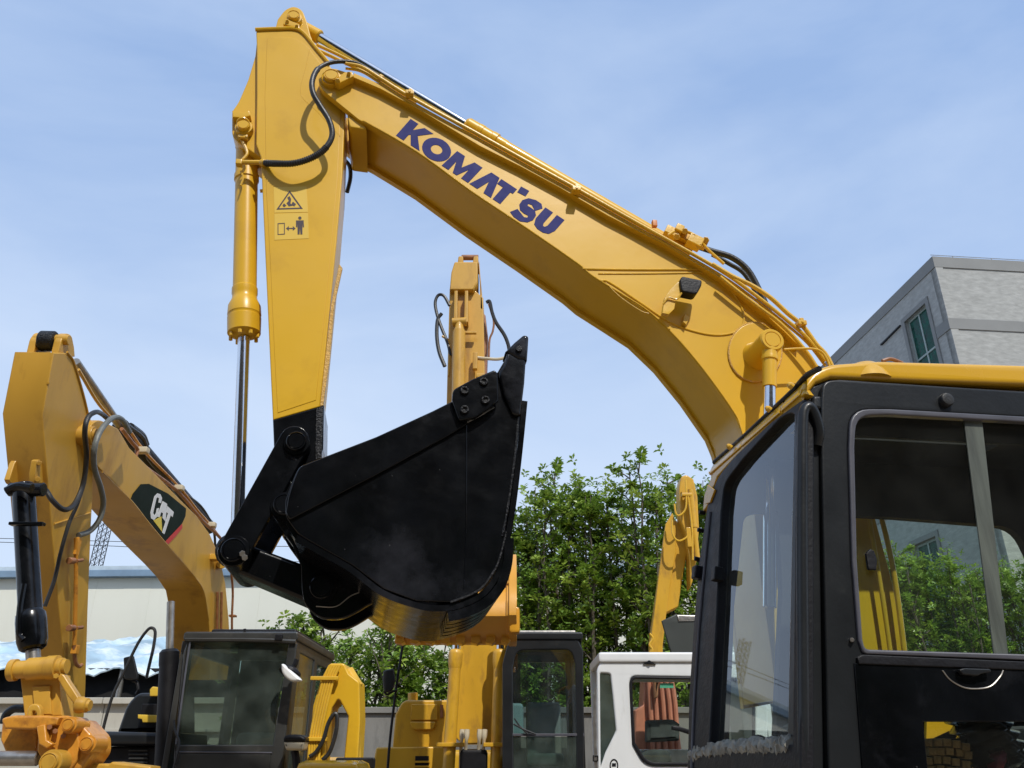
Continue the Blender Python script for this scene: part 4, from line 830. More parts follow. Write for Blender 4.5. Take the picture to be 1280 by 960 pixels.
# ---- front deck and its guard rail, left of the boom cylinder
YD = 7.6
m = M(); m.plate(FY, [(146, 915, 2), (158, 880, 14), (172, 866, 6), (215, 866), (215, 915)], YD+.3, YD+.9, .03, 2); m.build('tool_box', CABK, ex2)
m = M(); m.plate(FY, [(112, 926), (118, 916, 6), (132, 914), (215, 916), (215, 932), (114, 932)], YD-.1, YD+.8, .03, 2); m.build('deck_cover', CABK, ex2)
m = M(); m.plate(FY, [(112, 933), (215, 933), (215, 1010), (110, 1010)], YD, YD+.8, .02, 2); m.build('deck_side', CABD, ex2)
for i in range(4):
    m = M(); m.box(P(173, 938+i*5, YD-.015), .16, .02, .012, bev=.003); m.build('vent_slat', GREYK, ex2)
m = M(); m.box(P(190, 895, YD+.25), .2, .05, .2, bev=.01); m.build('battery_cover', CABD, ex2)
m = M(); m.plate(FY, [(172, 893), (200, 894), (200, 903), (178, 903), (177, 899), (172, 898)], YD+.12, YD+.3, .008); m.build('yellow_step', STICK_Y, ex2)
m = M(); m.plate(FY, [(187, 862), (190, 858, 2), (199, 859), (200, 870), (187, 870)], YD+.2, YD+.3, .008); m.build('yellow_step', STICK_Y, ex2)
m = M(); m.tube([P(u, v, 6.6) for u, v in [(121, 952), (128, 915), (140, 872), (155, 840), (172, 805), (184, 788), (190, 785), (194, 790), (192, 808), (187, 830), (183, 848)]], .012, 8); m.build('guard_rail', RUB, ex2)
m = M(); m.plate(FY, [(154, 822, 2), (166, 819, 2), (172, 845, 3), (171, 850, 2), (155, 849, 3)], 6.9, 6.93, .008, 2); mr = m.build('mirror', CABK, ex2)
m = M(); m.tube([P(u, v, 6.95) for u, v in [(166, 851), (171, 853), (173, 862), (170, 868)]], .012, 8); m.build('mirror_arm', CABD, mr)

# ---- its cab
YF = 7.0
cb = M(); cfo = [(229, 815, 4), (236, 797, 8), (368, 797, 6), (371, 806), (352, 960), (340, 1060), (212, 1060), (217, 945)]
cfi = [(236, 802, 3), (361, 802, 2), (341, 931), (221, 931)]
cb.plate(FY, [cfo, cfi], YF, YF+.07, .012, 2); cab2 = cb.build('cab', GREYK, ex2)
m = M(); m.plate(FY, [(236, 802), (361, 802), (341, 931), (221, 931)], YF+.02, YF+.026, 0, 0); m.build('windscreen', GL_L, cab2)
m = M(); m.tube([P(u, v, YF-.005) for u, v in [(238, 800), (232, 840), (226, 885), (220, 930)]], .008, 6); m.tube([P(220, 940, YF-.005), P(340, 941, YF-.005)], .006, 6, 0); m.build('trim_strip', SEAL, cab2)
m = M(); m.plate(FY, [(220, 942), (338, 943), (328, 1060), (214, 1060)], YF-.012, YF+.0, .006); m.build('lower_panel', GREYK, cab2)
# roof
rz0 = P(300, 797, YF).z
xl, xr = P(233, 797, YF).x, P(370, 797, YF).x
m = M(); m.box(((xl+xr)/2, YF+.75, rz0+.01), xr-xl+.04, 1.56, .07, bev=.03); rf2 = m.build('roof', GREYK, cab2)
m = M(); m.box(((xl+xr)/2+.05, YF+.75, rz0+.06), (xr-xl)*.8, 1.2, .06, bev=.03); m.build('roof_hatch', CABD, rf2)
m = M(); m.tube([P(232, 799, YF-.01), P(300, 799, YF-.01), P(340, 800, YF-.01), P(370, 802, YF-.01)], .022, 8, 0); m.build('roof_rail', GREYK, rf2)
m = M(); m.box(P(349, 797, YF-.03), .06, .05, .05, bev=.008); m.cyl(P(306, 795, YF), P(306, 786, YF), .012); m.build('roof_bracket', CABD, rf2)
SX = Plane(n=(-1, 0)); kx = -xr
sd = [(368, 798), (392, 803), (412, 806), (408, 1000), (335, 1060), (348, 960), (366, 815)]
sdi = [(374, 811, 2), (383, 813, 2), (379, 920), (362, 926), (370, 840)]
sdj = [(389, 820), (396, 822), (393, 870), (387, 880)]
# side wall in metres: y from YF to YF+1.5
zb = 1.0
m = M(); m.plate2(SX, [[(YF+.02, zb), (YF+1.5, zb), (YF+1.5, rz0-.02), (YF+.05, rz0-.02)], [(YF+.16, zb+.55), (YF+.72, zb+.5), (YF+.75, rz0-.1), (YF+.20, rz0-.1)], [(YF+.88, zb+.85), (YF+1.35, zb+.85), (YF+1.35, rz0-.12), (YF+.88, rz0-.12)]], kx-.0, kx+.05, .01, 2); m.build('side_wall', GREYK, cab2)
m = M(); m.plate2(SX, [[(YF+.16, zb+.55), (YF+.72, zb+.5), (YF+.75, rz0-.1), (YF+.20, rz0-.1)]], kx+.01, kx+.015, 0, 0); m.build('side_window', GL_L, cab2)
m = M(); m.plate2(SX, [[(YF+.88, zb+.85), (YF+1.35, zb+.85), (YF+1.35, rz0-.12), (YF+.88, rz0-.12)]], kx+.01, kx+.015, 0, 0); m.build('side_window', GL_L, cab2)
m = M(); m.plate2(SX, [[(YF+.02, zb), (YF+1.5, zb), (YF+1.5, rz0-.02), (YF+.05, rz0-.02)], [(YF+.2, zb+.6), (YF+1.3, zb+.6), (YF+1.3, rz0-.1), (YF+.2, rz0-.1)]], -xl, -xl+.05, .01, 1); m.build('side_wall', GREYK, cab2)
m = M(); m.plate2(FY, [[(xl+.02, zb), (xr-.02, zb), (xr-.02, rz0-.03), (xl+.02, rz0-.03)], [(xl+.42, zb+.75), (xr-.06, zb+.75), (xr-.06, rz0-.18), (xl+.42, rz0-.18)]], YF+1.44, YF+1.5, .01, 1); m.build('rear_wall', GREYK, cab2)
m = M(); m.box(((xl+xr)/2, YF+.8, zb), xr-xl-.04, 1.4, .05); m.build('floor', CABD, cab2)
m = M(); m.box(((xl+xr)/2+.02, YF+1.0, zb+.72), .5, .16, .7, bev=.06); m.box(((xl+xr)/2+.02, YF+.72, zb+.42), .52, .5, .16, bev=.05); m.build('operator_seat', SEATL, cab2)
m = M(); m.box(P(293, 812, YF+.04), .06, .01, .06, bev=.004); m.build('windscreen_label', CREAM, cab2)
# pale half-dome mirror and lamp on the cab corner
m = M(); m.lathe(P(362, 842, YF-.15), P(366, 834, YF-.13), [(0, .09), (.4, .085), (1, .03)], 22); m.build('mirror_arm', CABD, cab2)
m = M(); hd = crp([(351, 830), (352, 840), (358, 848), (366, 852), (376, 850), (366, 840), (356, 831), (352, 829)], 3)
m.plate(FY, hd[:-1], YF-.24, YF-.17, .02, 3); wm = m.build('white_mirror', WHP, cab2)
m = M(); m.tube([P(u, v, YF-.14) for u, v in [(365, 838), (369, 830), (371, 824)]], .02, 8); m.build('mirror_stay', CABD, wm)
m = M(); m.plate(FY, [(354, 927, 2), (381, 927, 2), (378, 938, 3), (357, 938, 3)], YF-.2, YF-.04, .02, 3); wl2 = m.build('work_lamp', CREAM, cab2)
m = M(); m.plate(FY, [(354, 921, 4), (360, 918, 4), (375, 918, 4), (382, 922, 4), (381, 927), (354, 927)], YF-.21, YF-.03, .02, 3); m.build('lamp_hood', CABD, wl2)
m = M(); m.tube([P(u, v, YF-.1) for u, v in [(368, 938), (370, 950), (372, 990)]], .03, 8); m.build('lamp_post', CABD, wl2)
m = M(); m.tube([P(u, v, YF-.04) for u, v in [(217, 900), (219, 915), (224, 928), (221, 945), (217, 960)]], .01, 6); m.build('cable', RUB, cab2)
cx2 = (xl+xr)/2-.9
m = M(); m.box((cx2, YF+1.6, .95), 2.7, 3.6, .18, bev=.03); m.build('deck', CABD, ex2)
m = M(); m.box((cx2, YF+2.5, 1.45), 2.6, 1.6, .8, bev=.06); m.build('engine_hood', OCH, ex2)
m = M(); m.box((cx2, YF+3.5, 1.4), 2.6, .5, .95, bev=.12); m.build('counterweight', OCH, ex2)
undercarriage(ex2, (cx2, YF+1.8, 0), (0, -1), 3.7, 2.3, .82)

# ================================================================== MIDDLE EXCAVATOR (facing us behind the black bucket)
ex3 = thing('excavator', 'yellow excavator facing the camera behind the black bucket, its own orange-yellow bucket raised', 'excavator', (-.2, 13.0, 0))
YB = 12.0; YS = 9.7
m = M(); m.plate(FY, [(577, 780), (634, 780), (633, 880), (632, 925), (622, 930), (578, 930), (569, 922), (572, 870)], YB, YB+.55, .02, 2); boom3 = m.build('boom', MID, ex3)
# upper boom from the root up to the tip, mostly hidden behind the black bucket
m = M(); m.add([P(578, 790, YB)+Vector((0, .02, 0)), P(634, 790, YB)+Vector((0, .02, 0)), P(634, 790, YB)+Vector((0, .6, 0)), P(578, 790, YB)+Vector((0, .6, 0)),
                P(572, 560, 11.3), P(612, 560, 11.3), P(612, 560, 11.8), P(572, 560, 11.8)], [(0, 1, 5, 4), (1, 2, 6, 5), (2, 3, 7, 6), (3, 0, 4, 7), (4, 5, 6, 7)])
m.build('upper_boom', MID, boom3)
for ax_ in (((570, 812), (558, 1000)), ((625, 812), (619, 1000))):
    (u0, v0), (u1, v1) = ax_; r = 8.2*PX(u0, 850, YB-.3); a_, b_ = P(u0, v0, YB-.3), P(u1, v1, YB-.3)
    m = M(); m.lathe(a_, b_, [(0, r*.8), (.01, r*1.0), (.03, r*1.12), (.09, r*1.1), (.13, r*.98), (.135, r*.92), (1, r*.92)], 22); c3 = m.build('boom_cylinder', MID, ex3)
    m = M(); m.cyl(P(u0+1.5, 780, YB-.3), a_, r*.6); m.build('rod', CHROME, c3)
    m = M(); m.box(P(u1+(u0-u1)*.48, 931, YB-.3), .36, .24, .05, bev=.01); m.build('clamp_band', MID, c3)
for u in (578, 584, 600, 606):
    m = M(); m.tube([P(u, 912, YB-.35), P(u-1, 925, YB-.36), P(u-2, 940, YB-.3), P(u-3, 975, YB-.3)], .03, 8, 3, rf=lambda t: .035 if t < .3 else .022); m.build('hose_end', CREAM, ex3)
m = M(); m.box(P(592, 952, YB-.2), .36, .3, .3, bev=.05); m.build('swivel_block', CABD, ex3)
# stick
m = M(); m.plate(FY, [(566, 360, 0), (591, 360), (604, 372), (606, 470), (611, 560), (612, 700), (556, 700), (557, 560), (559, 470), (562, 360)], YS+.1, YS+.55, .015, 2); st3 = m.build('stick', OCH, ex3)
m = M(); m.plate(FY, [(568, 327, 2), (597, 327, 2), (597, 352), (592, 362), (562, 362), (564, 340)], YS, YS+.45, .02, 2); m.build('stick_head', OCH, st3)
for u in (573, 592):
    m = M(); m.plate(FY, [(u-1, 329), (u, 320, 2), (u+6, 320, 2), (u+6, 329)], YS+.1, YS+.4, .01, 2); m.build('top_ear', OCH, st3)
m = M(); m.cyl(P(577, 322, YS+.2), P(598, 322, YS+.2), .04); m.build('top_pin', BRNP, st3)
m = M(); m.plate(FY, [(598, 330), (600, 352), (600, 385), (604, 390), (603, 372), (600, 340), (599, 326)], YS+.1, YS+.6, .01); m.build('side_plate', OCH, st3)
for u in (568, 581):
    m = M(); m.plate(FY, [(u, 363), (u+4, 363), (u+4, 402), (u-1, 402)], YS-.05, YS+.12, .01, 1); m.build('cylinder_ear', OCH, st3)
m = M(); r = 8*PX(572, 450, YS); m.cyl(P(565, 403, YS-.05), P(583, 402, YS-.05), r*.7); m.lathe(P(574, 404, YS-.05), P(571, 640, YS-.05), [(0, r*.65), (.03, r*.7), (.05, r*1.0), (1, r*1.0)], 20); m.build('bucket_cylinder', OCH, ex3)
m = M(); m.box(P(588, 416, YS), .16, .05, .035, bev=.006); m.box(P(594, 452, YS), .06, .08, .24, bev=.01); m.box(P(600, 470, YS), .1, .06, .06, bev=.01); m.build('pipe_bracket', OCH, st3)
m = M(); m.plate(FY, [(600, 388), (603, 388, 1), (607, 394), (610, 420), (608, 470), (602, 470), (598, 430)], YS+.3, YS+.6, .02); m.build('rusty_guard', BRNP, st3)
for path, r, mt in (([(562, 382), (555, 370), (548, 369), (544, 378), (546, 392), (552, 410), (560, 430), (563, 445)], .022, RUB), ([(552, 392), (547, 400), (546, 420), (549, 440), (556, 458)], .026, RUB),
                    ([(608, 378), (612, 377), (615, 390), (620, 403), (630, 418), (635, 430), (637, 440)], .026, RUB), ([(637, 440), (633, 446), (622, 449), (606, 448), (596, 447)], .022, CREAM),
                    ([(611, 380), (617, 400), (616, 414), (612, 425), (611, 450)], .014, BRNP), ([(553, 420), (560, 426), (562, 440), (561, 470)], .018, OCH)):
    m = M(); m.tube([P(u, v, YS+.1) for u, v in path], r, 8, 5); m.build('hydraulic_hose', mt, ex3)
# its bucket: curved shell seen from behind
prof = [(676, .75), (700, .38), (725, .14), (750, .02), (770, .0), (785, .10), (796, .30), (799, .5)]
rows = []
for (v, dy) in prof:
    y = 9.2+dy; xa = P(495, v, 9.2).x; xb = P(640, v, 9.2).x; z = P(560, v, 9.2).z
    rows.append([Vector((xa+(xb-xa)*q/8, y, z)) for q in range(9)])
m = M(); m.sheet(rows, .03); bk3 = m.build('bucket', MIDO, ex3)
for u in (495, 633):
    x = P(u, 740, 9.2).x; pl = [(9.2+dy-.03, P(560, v, 9.2).z) for v, dy in prof]+[(10.2, P(560, 785, 9.2).z), (10.3, P(560, 700, 9.2).z)]
    SP = Plane(n=(1, 0)) if False else Plane(n=(-1, 0))
    m = M(); m.plate2(SP, [pl], -x-.05, -x, .006, 1); m.build('side_wall', MIDO, bk3)
xr3 = P(637, 740, 9.2).x
m = M(); pl = [(9.2+dy-.07, P(560, v, 9.2).z) for v, dy in prof]+[(9.2+dy+.12, P(560, v, 9.2).z) for v, dy in prof[::-1]]
m.plate2(Plane(n=(-1, 0)), [pl], -xr3-.08, -xr3+.01, .01, 2); m.build('side_rim', MIDO, bk3)
m = M(); m.box(P(643, 776, 9.3), .12, .2, .28, bev=.04); m.build('side_cutter', MIDO, bk3)
for u in range(500, 640, 19):
    m = M(); c = P(u, 798, 9.5); m.plate(FY, [(u-6, 792), (u+6, 792), (u+5, 802), (u+1, 805), (u-7, 803)], 9.42, 9.62, .015, 2); m.build('tooth', MIDO, bk3)
m = M(); m.tube([P(498, 727, 9.2)+Vector((0, .08, 0)), P(637, 727, 9.2)+Vector((0, .08, 0))], .012, 6, 0); m.build('weld_bead', MIDO, bk3)
# engine house
YH = 12.2
m = M(); m.plate(FY, [(490, 940), (494, 893), (502, 878, 6), (508, 875), (560, 875), (560, 940)], YH+.1, YH+1.5, .03, 2); eh = m.build('engine_house', MID, ex3)
m = M(); m.plate(FY, [(465, 1060), (467, 950), (470, 934, 3), (555, 933), (556, 1060)], YH-.1, YH+1.5, .03, 2); m.build('lower_house', MID, eh)
m = M(); m.plate(FY, [(514, 880, 2), (547, 880, 2), (547, 900), (513, 900)], YH+.06, YH+.12, .01, 2); m.build('hatch_panel', MID, eh)
m = M(); m.plate(FY, [(512, 902, 2), (545, 902, 2), (542, 912, 4), (516, 912, 4)], YH+.05, YH+.12, .012, 2); m.build('hatch_handle', MID, eh)
m = M(); m.plate(FY, [(550, 881), (554, 881), (554, 897), (550, 897)], YH+.08, YH+.12, .004); m.build('brown_reflector', BRNP, eh)
m = M(); m.plate(FY, [(519, 945), (536, 945), (536, 975), (518, 975)], YH-.11, YH-.05, .004); m.build('vent', CABD, eh)
for v in (951, 957, 963):
    m = M(); m.plate(FY, [(518, v), (537, v), (537, v+2.5), (518, v+2.5)], YH-.13, YH-.1, .004); m.build('vent_slat', MID, eh)
m = M(); m.cyl(P(516, 877, YH+.4), P(516, 866, YH+.4), .07); m.build('fuel_cap', MID, eh)
m = M(); m.tube([P(u, v, YH-.4) for u, v in [(482, 1000), (487, 930), (494, 870), (502, 815), (506, 790)]], .018, 8); m.build('aerial_post', CABD, ex3)
m = M(); m.plate(FY, [(479, 838, 3), (492, 835, 3), (494, 850, 3), (490, 864, 5), (480, 866, 4), (478, 850)], YH-.5, YH-.42, .02, 3); mr3 = m.build('mirror', CABK, ex3)
m = M(); m.tube([P(u, v, YH-.45) for u, v in [(480, 864), (484, 868), (492, 864), (497, 862)]], .015, 8); m.build('mirror_arm', CABD, mr3)
# cab
YK = 11.3
co = [(628, 830), (634, 806, 4), (646, 798, 4), (722, 798, 4), (729, 812, 4), (731, 1060), (628, 1060)]
ci = [(642, 960), (641, 835), (645, 813, 10), (714, 812, 8), (719, 830), (721, 960)]
m = M(); m.plate(FY, [co, ci], YK, YK+.08, .02, 2); cab3 = m.build('cab', CABK, ex3)
m = M(); m.plate(FY, [(642, 917), (641, 835), (645, 813, 10), (714, 812, 8), (719, 830), (720, 917)], YK+.02, YK+.026, 0, 0); m.build('windscreen', glass('cab_windscreen_glass', (.6, .72, .72), 2.2, 1.55, film=.02), cab3)
m = M(); m.box(P(681, 918.5, YK+.02), 1.0, .03, .03, bev=.006); m.build('windscreen_rail', SEAL, cab3)
m = M(); m.plate(FY, [(641, 921), (721, 921), (721, 1050), (641, 1050)], YK+.02, YK+.026, 0, 0); m.build('lower_windscreen', GL_L, cab3)
m = M(); z3 = P(680, 797, YK).z; x0, x1 = P(633, 797, YK).x, P(729, 797, YK).x
m.box(((x0+x1)/2, YK+.8, z3+.02), x1-x0, 1.65, .1, bev=.04); rf3 = m.build('roof', CABK, cab3)
m = M(); m.box(((x0+x1)/2, YK+.7, z3+.07), (x1-x0)*.82, 1.3, .06, bev=.03); m.build('roof_hatch', STEEL, rf3)
for xx in (x0+.02, x1-.07):
    m = M(); m.plate2(Plane(n=(-1, 0)), [[(YK+.05, 1.1), (YK+1.6, 1.1), (YK+1.6, z3), (YK+.05, z3)], [(YK+.2, 1.9), (YK+1.45, 1.9), (YK+1.45, z3-.15), (YK+.2, z3-.15)]], -xx-.05, -xx, .01, 1); m.build('side_wall', CABK, cab3)
m = M(); m.plate2(FY, [[(x0+.05, 1.1), (x1-.05, 1.1), (x1-.05, z3), (x0+.05, z3)], [(x0+.2, 2.0), (x1-.15, 2.0), (x1-.15, z3-.15), (x0+.2, z3-.15)]], YK+1.55, YK+1.62, .01, 1); m.build('rear_wall', CABK, cab3)
m = M(); m.box(((x0+x1)/2, YK+1.0, 2.2), .48, .15, .75, bev=.06); m.box(((x0+x1)/2, YK+.8, 1.85), .5, .5, .15, bev=.05); m.build('operator_seat', SEATL, cab3)
m = M(); m.box(P(645, 900, YK+.3), .2, .3, .4, bev=.05); m.build('pale_console', WHP, cab3)
m = M(); m.tube([P(u, v, YK-.02) for u, v in [(642, 905), (655, 912), (670, 918)]], .012, 6); m.tube([P(u, v, YK-.02) for u, v in [(643, 898), (650, 908), (660, 918)]], .01, 6); m.build('wiper', RUB, cab3)
m = M(); m.box((0-.2, YH+1.6, .95), 3.0, 4.2, .2, bev=.03); m.build('deck', CABD, ex3)
m = M(); m.box((-.2, YH+3.4, 1.5), 2.9, .6, 1.0, bev=.12); m.build('counterweight', MID, ex3)
undercarriage(ex3, (-.2, YH+1.6, 0), (0, -1), 4.2, 2.5, .88)

# ================================================================== WHITE-CAB EXCAVATOR
ex4 = thing('excavator', 'excavator with a white cab, partly hidden by the large black cab pillar', 'excavator', (2.6, 9.4, 0))
YW = 8.8
wo4 = [(748, 1060), (746, 836, 6), (752, 826, 8), (766, 820), (960, 823), (960, 1060)]
w1 = [(787, 845, 9), (900, 847), (944, 850), (944, 957), (806, 957, 14), (791, 930)]
w2_ = [(750, 841, 3), (763, 842, 3), (766, 870), (770, 912), (768, 918), (757, 940), (751, 958)]
m = M(); m.plate(FY, [wo4, w1, w2_], YW, YW+.07, .02, 3); cab4 = m.build('cab', WCAB, ex4)
m = M(); w1b = [(790, 848, 8), (900, 850), (941, 853), (941, 953), (809, 953, 12), (794, 928)]; m.plate(FY, [w1, w1b], YW-.02, YW+.02, .008, 2); m.build('window_seal', CABD, cab4)
m = M(); m.plate(FY, w1, YW+.02, YW+.026, 0, 0); m.build('side_window', GL_D, cab4)
m = M(); m.plate(FY, w2_, YW+.02, YW+.026, 0, 0); m.build('corner_window', GL_L, cab4)
xa, xb = P(748, 830, YW).x, P(958, 830, YW).x; z4 = P(800, 823, YW).z
m = M(); m.box(((xa+xb)/2, YW+.5, z4+.01), xb-xa, 1.06, .1, bev=.045); rf4 = m.build('roof', WCAB, cab4)
m = M(); m.plate(FY, [(804, 830), (809, 826, 2), (814, 826, 2), (820, 830.5)], YW-.02, YW+.01, .004); m.cyl(P(811.5, 828, YW-.03), P(811.5, 828, YW), .02); m.build('lamp_bracket', CABD, cab4)
m = M(); m.plate2(FY, [[(xa, 1.1), (xb, 1.1), (xb, z4-.03), (xa, z4-.03)], [(xa+.25, 1.95), (xb-.2, 1.95), (xb-.2, z4-.15), (xa+.25, z4-.15)]], YW+.95, YW+1.0, .01, 1); m.build('far_wall', WCAB, cab4)
m = M(); m.plate2(Plane(n=(1, 0)), [], 0, 0) if False else None
m = M(); m.box((xa+.03, YW+.5, 1.3), .06, .95, .5, bev=.01); m.build('nose_panel', WCAB, cab4)
m = M(); m.box((xb-.03, YW+.5, 2.0), .06, .95, 1.7, bev=.01); m.build('rear_wall', WCAB, cab4)
m = M(); m.plate(FY, [(808, 900, 3), (842, 899, 4), (850, 905), (850, 926, 3), (808, 928, 3)], YW+.3, YW+.45, .04, 3); st4 = m.build('seat_back', SEAT, cab4)
m = M(); m.plate(FY, [(799, 960), (802, 942, 6), (815, 936, 6), (838, 938, 6), (842, 960)], YW+.25, YW+.7, .04, 3); m.build('seat_cushion', SEAT, cab4)
m = M(); m.plate(FY, [(825, 854), (842, 854), (842, 860), (825, 860)], YW+.028, YW+.032, .0005, 0); m.build('green_sticker', mat('green_sticker_vinyl', (.1, .42, .28), .5), cab4)
m = M(); m.plate(FY, [(840, 907, 2), (850, 908), (862, 912), (862, 918), (850, 914), (840, 912)], YW-.09, YW-.04, .01); m.build('mirror_arm', CABD, cab4)
m = M(); m.plate(FY, [[(767.5+5.5*math.cos(a), 957+8.5*math.sin(a)) for a in [2*PI*i/20 for i in range(20)]], [(767.5+4*math.cos(a), 957+6.7*math.sin(a)) for a in [2*PI*i/20 for i in range(20)]]], YW-.004, YW+.001, .0005, 0); m.build('round_emblem', CABD, cab4)
m = M(); m.plate(FY, [(765, 954), (770, 954), (770, 958), (765, 958)], YW-.004, YW+.001, .0005, 0); m.build('emblem_mark', CABD, cab4)
for dx in (0, 4):
    m = M(); m.tube([P(743+dx*.4, 868-dx*2, YW-.1), P(743+dx*.3, 900, YW-.1), P(744+dx*.4, 945, YW-.1), P(745+dx, 1000, YW-.1)], .012, 6, 3); m.build('grab_rail', STEEL, cab4)
m = M(); m.plate(FY, [[(741, 944, 1), (748, 944, 1), (748, 952, 1), (741, 952, 1)], [(742.5, 945.5), (742.5, 950.5), (746.5, 950.5), (746.5, 945.5)]], YW-.12, YW-.1, .004); m.build('side_mirror', CABD, cab4)
m = M(); m.box(((xa+xb)/2+.4, YW+1.2, 1.0), 3.4, 2.5, .2, bev=.03); m.build('deck', CABD, ex4)
m = M(); m.box((xb+.65, YW+1.2, 1.55), 1.2, 2.4, .9, bev=.08); m.build('engine_hood', WCAB, ex4)
undercarriage(ex4, ((xa+xb)/2+.3, YW+1.2, 0), (-1, 0), 3.4, 2.1, .8)

# salmon-orange arm seen through the white cab's window
ex5 = thing('excavator', 'salmon-orange excavator arm with parallel pipes seen through the white cab window', 'excavator', (2.0, 10.6, 0))
m = M(); m.plate(FY, [(806, 840), (840, 838), (858, 985), (862, 1060), (796, 1060), (800, 960)], 10.4, 10.8, .02, 2); arm5 = m.build('arm', ORED, ex5)
for u0, u1 in ((810, 815), (815, 822), (824, 831), (830, 839), (837, 846)):
    m = M(); m.tube([P(u0, 838, 10.33), P(u1-2, 880, 10.33), P(u1+2, 960, 10.33), P(u1+3, 1050, 10.33)], .028, 8, 3); m.build('hydraulic_pipe', ORED, ex5)
m = M(); m.plate(FY, [(794, 888), (806, 880), (809, 960), (808, 1050), (792, 1050)], 10.35, 10.7, .03, 2); m.build('side_arm', ORED, ex5)
m = M(); m.plate(FY, [(817, 850, 2), (824, 848, 2), (823, 872, 3), (818, 874, 3)], 10.2, 10.3, .03, 2); m.build('hose_bracket', BRNP, ex5)
undercarriage(ex5, (2.1, 11.6, 0), (0, -1), 2.4, 1.5, .6)

# ================================================================== YELLOW ARM AT THE RIGHT, BEYOND
ex6 = thing('excavator', 'yellow excavator boom and arm folded above the white cab, with a dark bucket', 'excavator', (2.6, 13.0, 0))
Y6 = 12.6
m = M(); m.plate(FY, [(832, 655), (841, 640, 3), (845, 660), (845, 690), (838, 730), (832, 775), (826, 830), (818, 1000), (808, 1000), (811, 815), (818, 765), (824, 715)], Y6, Y6+.05, .012, 2); bm6 = m.build('boom', MID, ex6)
m = M(); m.plate(FY, [(835, 655), (845, 650), (857, 665), (859, 690), (852, 730), (848, 758), (828, 768), (829, 830), (830, 1000), (812, 1000), (815, 800), (826, 720)], Y6+.04, Y6+.4, .02, 2); m.build('box_section', MID, bm6)
m = M(); m.plate(FY, [(850, 640), (849, 610), (851, 596, 3), (858, 593, 3), (867, 599), (872, 620), (874, 660), (871, 700), (866, 726), (863, 735), (862, 700), (857, 665), (851, 650)], Y6-.15, Y6+.15, .02, 2); m.build('stick', MID, ex6)
r = 3.6*PX(870, 650, Y6)
m = M(); m.lathe(P(863, 612, Y6-.25), P(872, 700, Y6-.25), [(0, r), (.5, r), (.51, r*1.1), (.55, r*1.1), (.56, r*.9), (1, r*.9)], 16); m.build('bucket_cylinder', MID, ex6)
for path in ([(843, 630), (845, 642), (850, 644), (857, 636), (858, 620), (857, 600)], [(840, 650), (841, 668), (848, 676), (858, 672), (862, 665)], [(860, 618), (865, 660), (866, 700)]):
    m = M(); m.tube([P(u, v, Y6-.28) for u, v in path], .015, 7, 5); m.build('hydraulic_hose', YEL_PIPE, ex6)
m = M(); m.box(P(858, 619, Y6-.25), .16, .1, .05, bev=.01); m.box(P(861, 672, Y6-.25), .07, .08, .3, bev=.01); m.build('pipe_bracket', MID, ex6)
m = M(); m.tube([P(u, v, Y6-.1) for u, v in [(812, 792), (816, 798), (812, 806), (815, 812), (811, 822)]], .018, 7); m.build('hydraulic_hose', YEL_PIPE, ex6)
m = M(); m.plate(FY, [(827, 776), (846, 767), (850, 775), (880, 775), (880, 822), (842, 826), (836, 808)], Y6-.9, Y6-.85, .02, 2); bk6 = m.build('bucket', mat('dark_grey_bucket', (.035, .04, .035), .5, stain=(.14, .11, .08), stain_amt=.5, stain_scale=4), ex6)
m = M(); m.plate(FY, [(846, 768), (884, 769), (884, 776), (848, 777)], Y6-.92, Y6-.4, .02, 2); m.build('bucket_lip', STEEL, bk6)
m = M(); m.box((3.2, Y6+1.8, 1.4), 2.4, 3.0, 1.0, bev=.08); m.build('upper_body', MID, ex6)
undercarriage(ex6, (3.2, Y6+1.6, 0), (0, -1), 3.4, 2.2, .8)

# ================================================================== SMALL YELLOW BOOM BESIDE THE GREY CAB
ex7 = thing('excavator', 'small bright yellow excavator with an arched boom and rounded hood beside the dark grey cab', 'excavator', (-1.6, 7.6, 0))
Y7 = 7.0
ol = [(382, 1000), (385, 945), (391, 882), (401, 848), (412, 829, 3), (430, 829, 3), (436, 842), (449, 852, 3), (450, 900), (447, 950), (446, 1000), (429, 1000), (430, 945), (435, 895), (423, 873, 4), (415, 884), (406, 925), (399, 1000)]
m = M(); m.plate(FY, ol, Y7, Y7+.28, .015, 2); bm7 = m.build('boom', YEL, ex7)
for q in range(5):
    u0 = 412+q*3.2; m = M(); m.tube([P(u0, 832, Y7-.04), P(u0-8, 850, Y7-.05), P(u0-18, 890, Y7-.05), P(u0-25, 930, Y7-.05), P(u0-28, 990, Y7-.05)], .011, 7, 4); m.build('hydraulic_pipe', YEL_PIPE, bm7)
for (u, v, w) in ((406, 848, .22), (393, 924, .2)):
    m = M(); m.box(P(u, v, Y7-.05), w, .06, .03, bev=.006); m.build('pipe_clamp', YEL_PIPE, bm7)
m = M(); m.tube([P(u, v, Y7-.08) for u, v in [(387, 946), (395, 940), (404, 925), (410, 905), (417, 893), (421, 895), (420, 915), (412, 940), (403, 950)]], .016, 8, 5); m.build('hydraulic_hose', RUB, ex7)
m = M(); m.cyl(P(434, 838, Y7+.1), P(447, 860, Y7+.1), .05); m.cyl(P(444, 858, Y7+.1), P(445, 950, Y7+.1), .04); m.build('arm_cylinder', YEL_PIPE, ex7)
m = M(); hx0, hx1 = P(366, 955, 6.3).x, P(449, 955, 6.3).x; hz = P(400, 950.5, 6.3).z
m.box(((hx0+hx1)/2, 6.62, hz-.35), hx1-hx0, .6, .7, bev=.07); m.build('hood', YEL_CAB, ex7)
m = M(); m.box(((hx0+hx1)/2+.1, 6.9, hz-.02), .3, .05, .08, bev=.02); m.build('hood_latch', CABD, ex7)
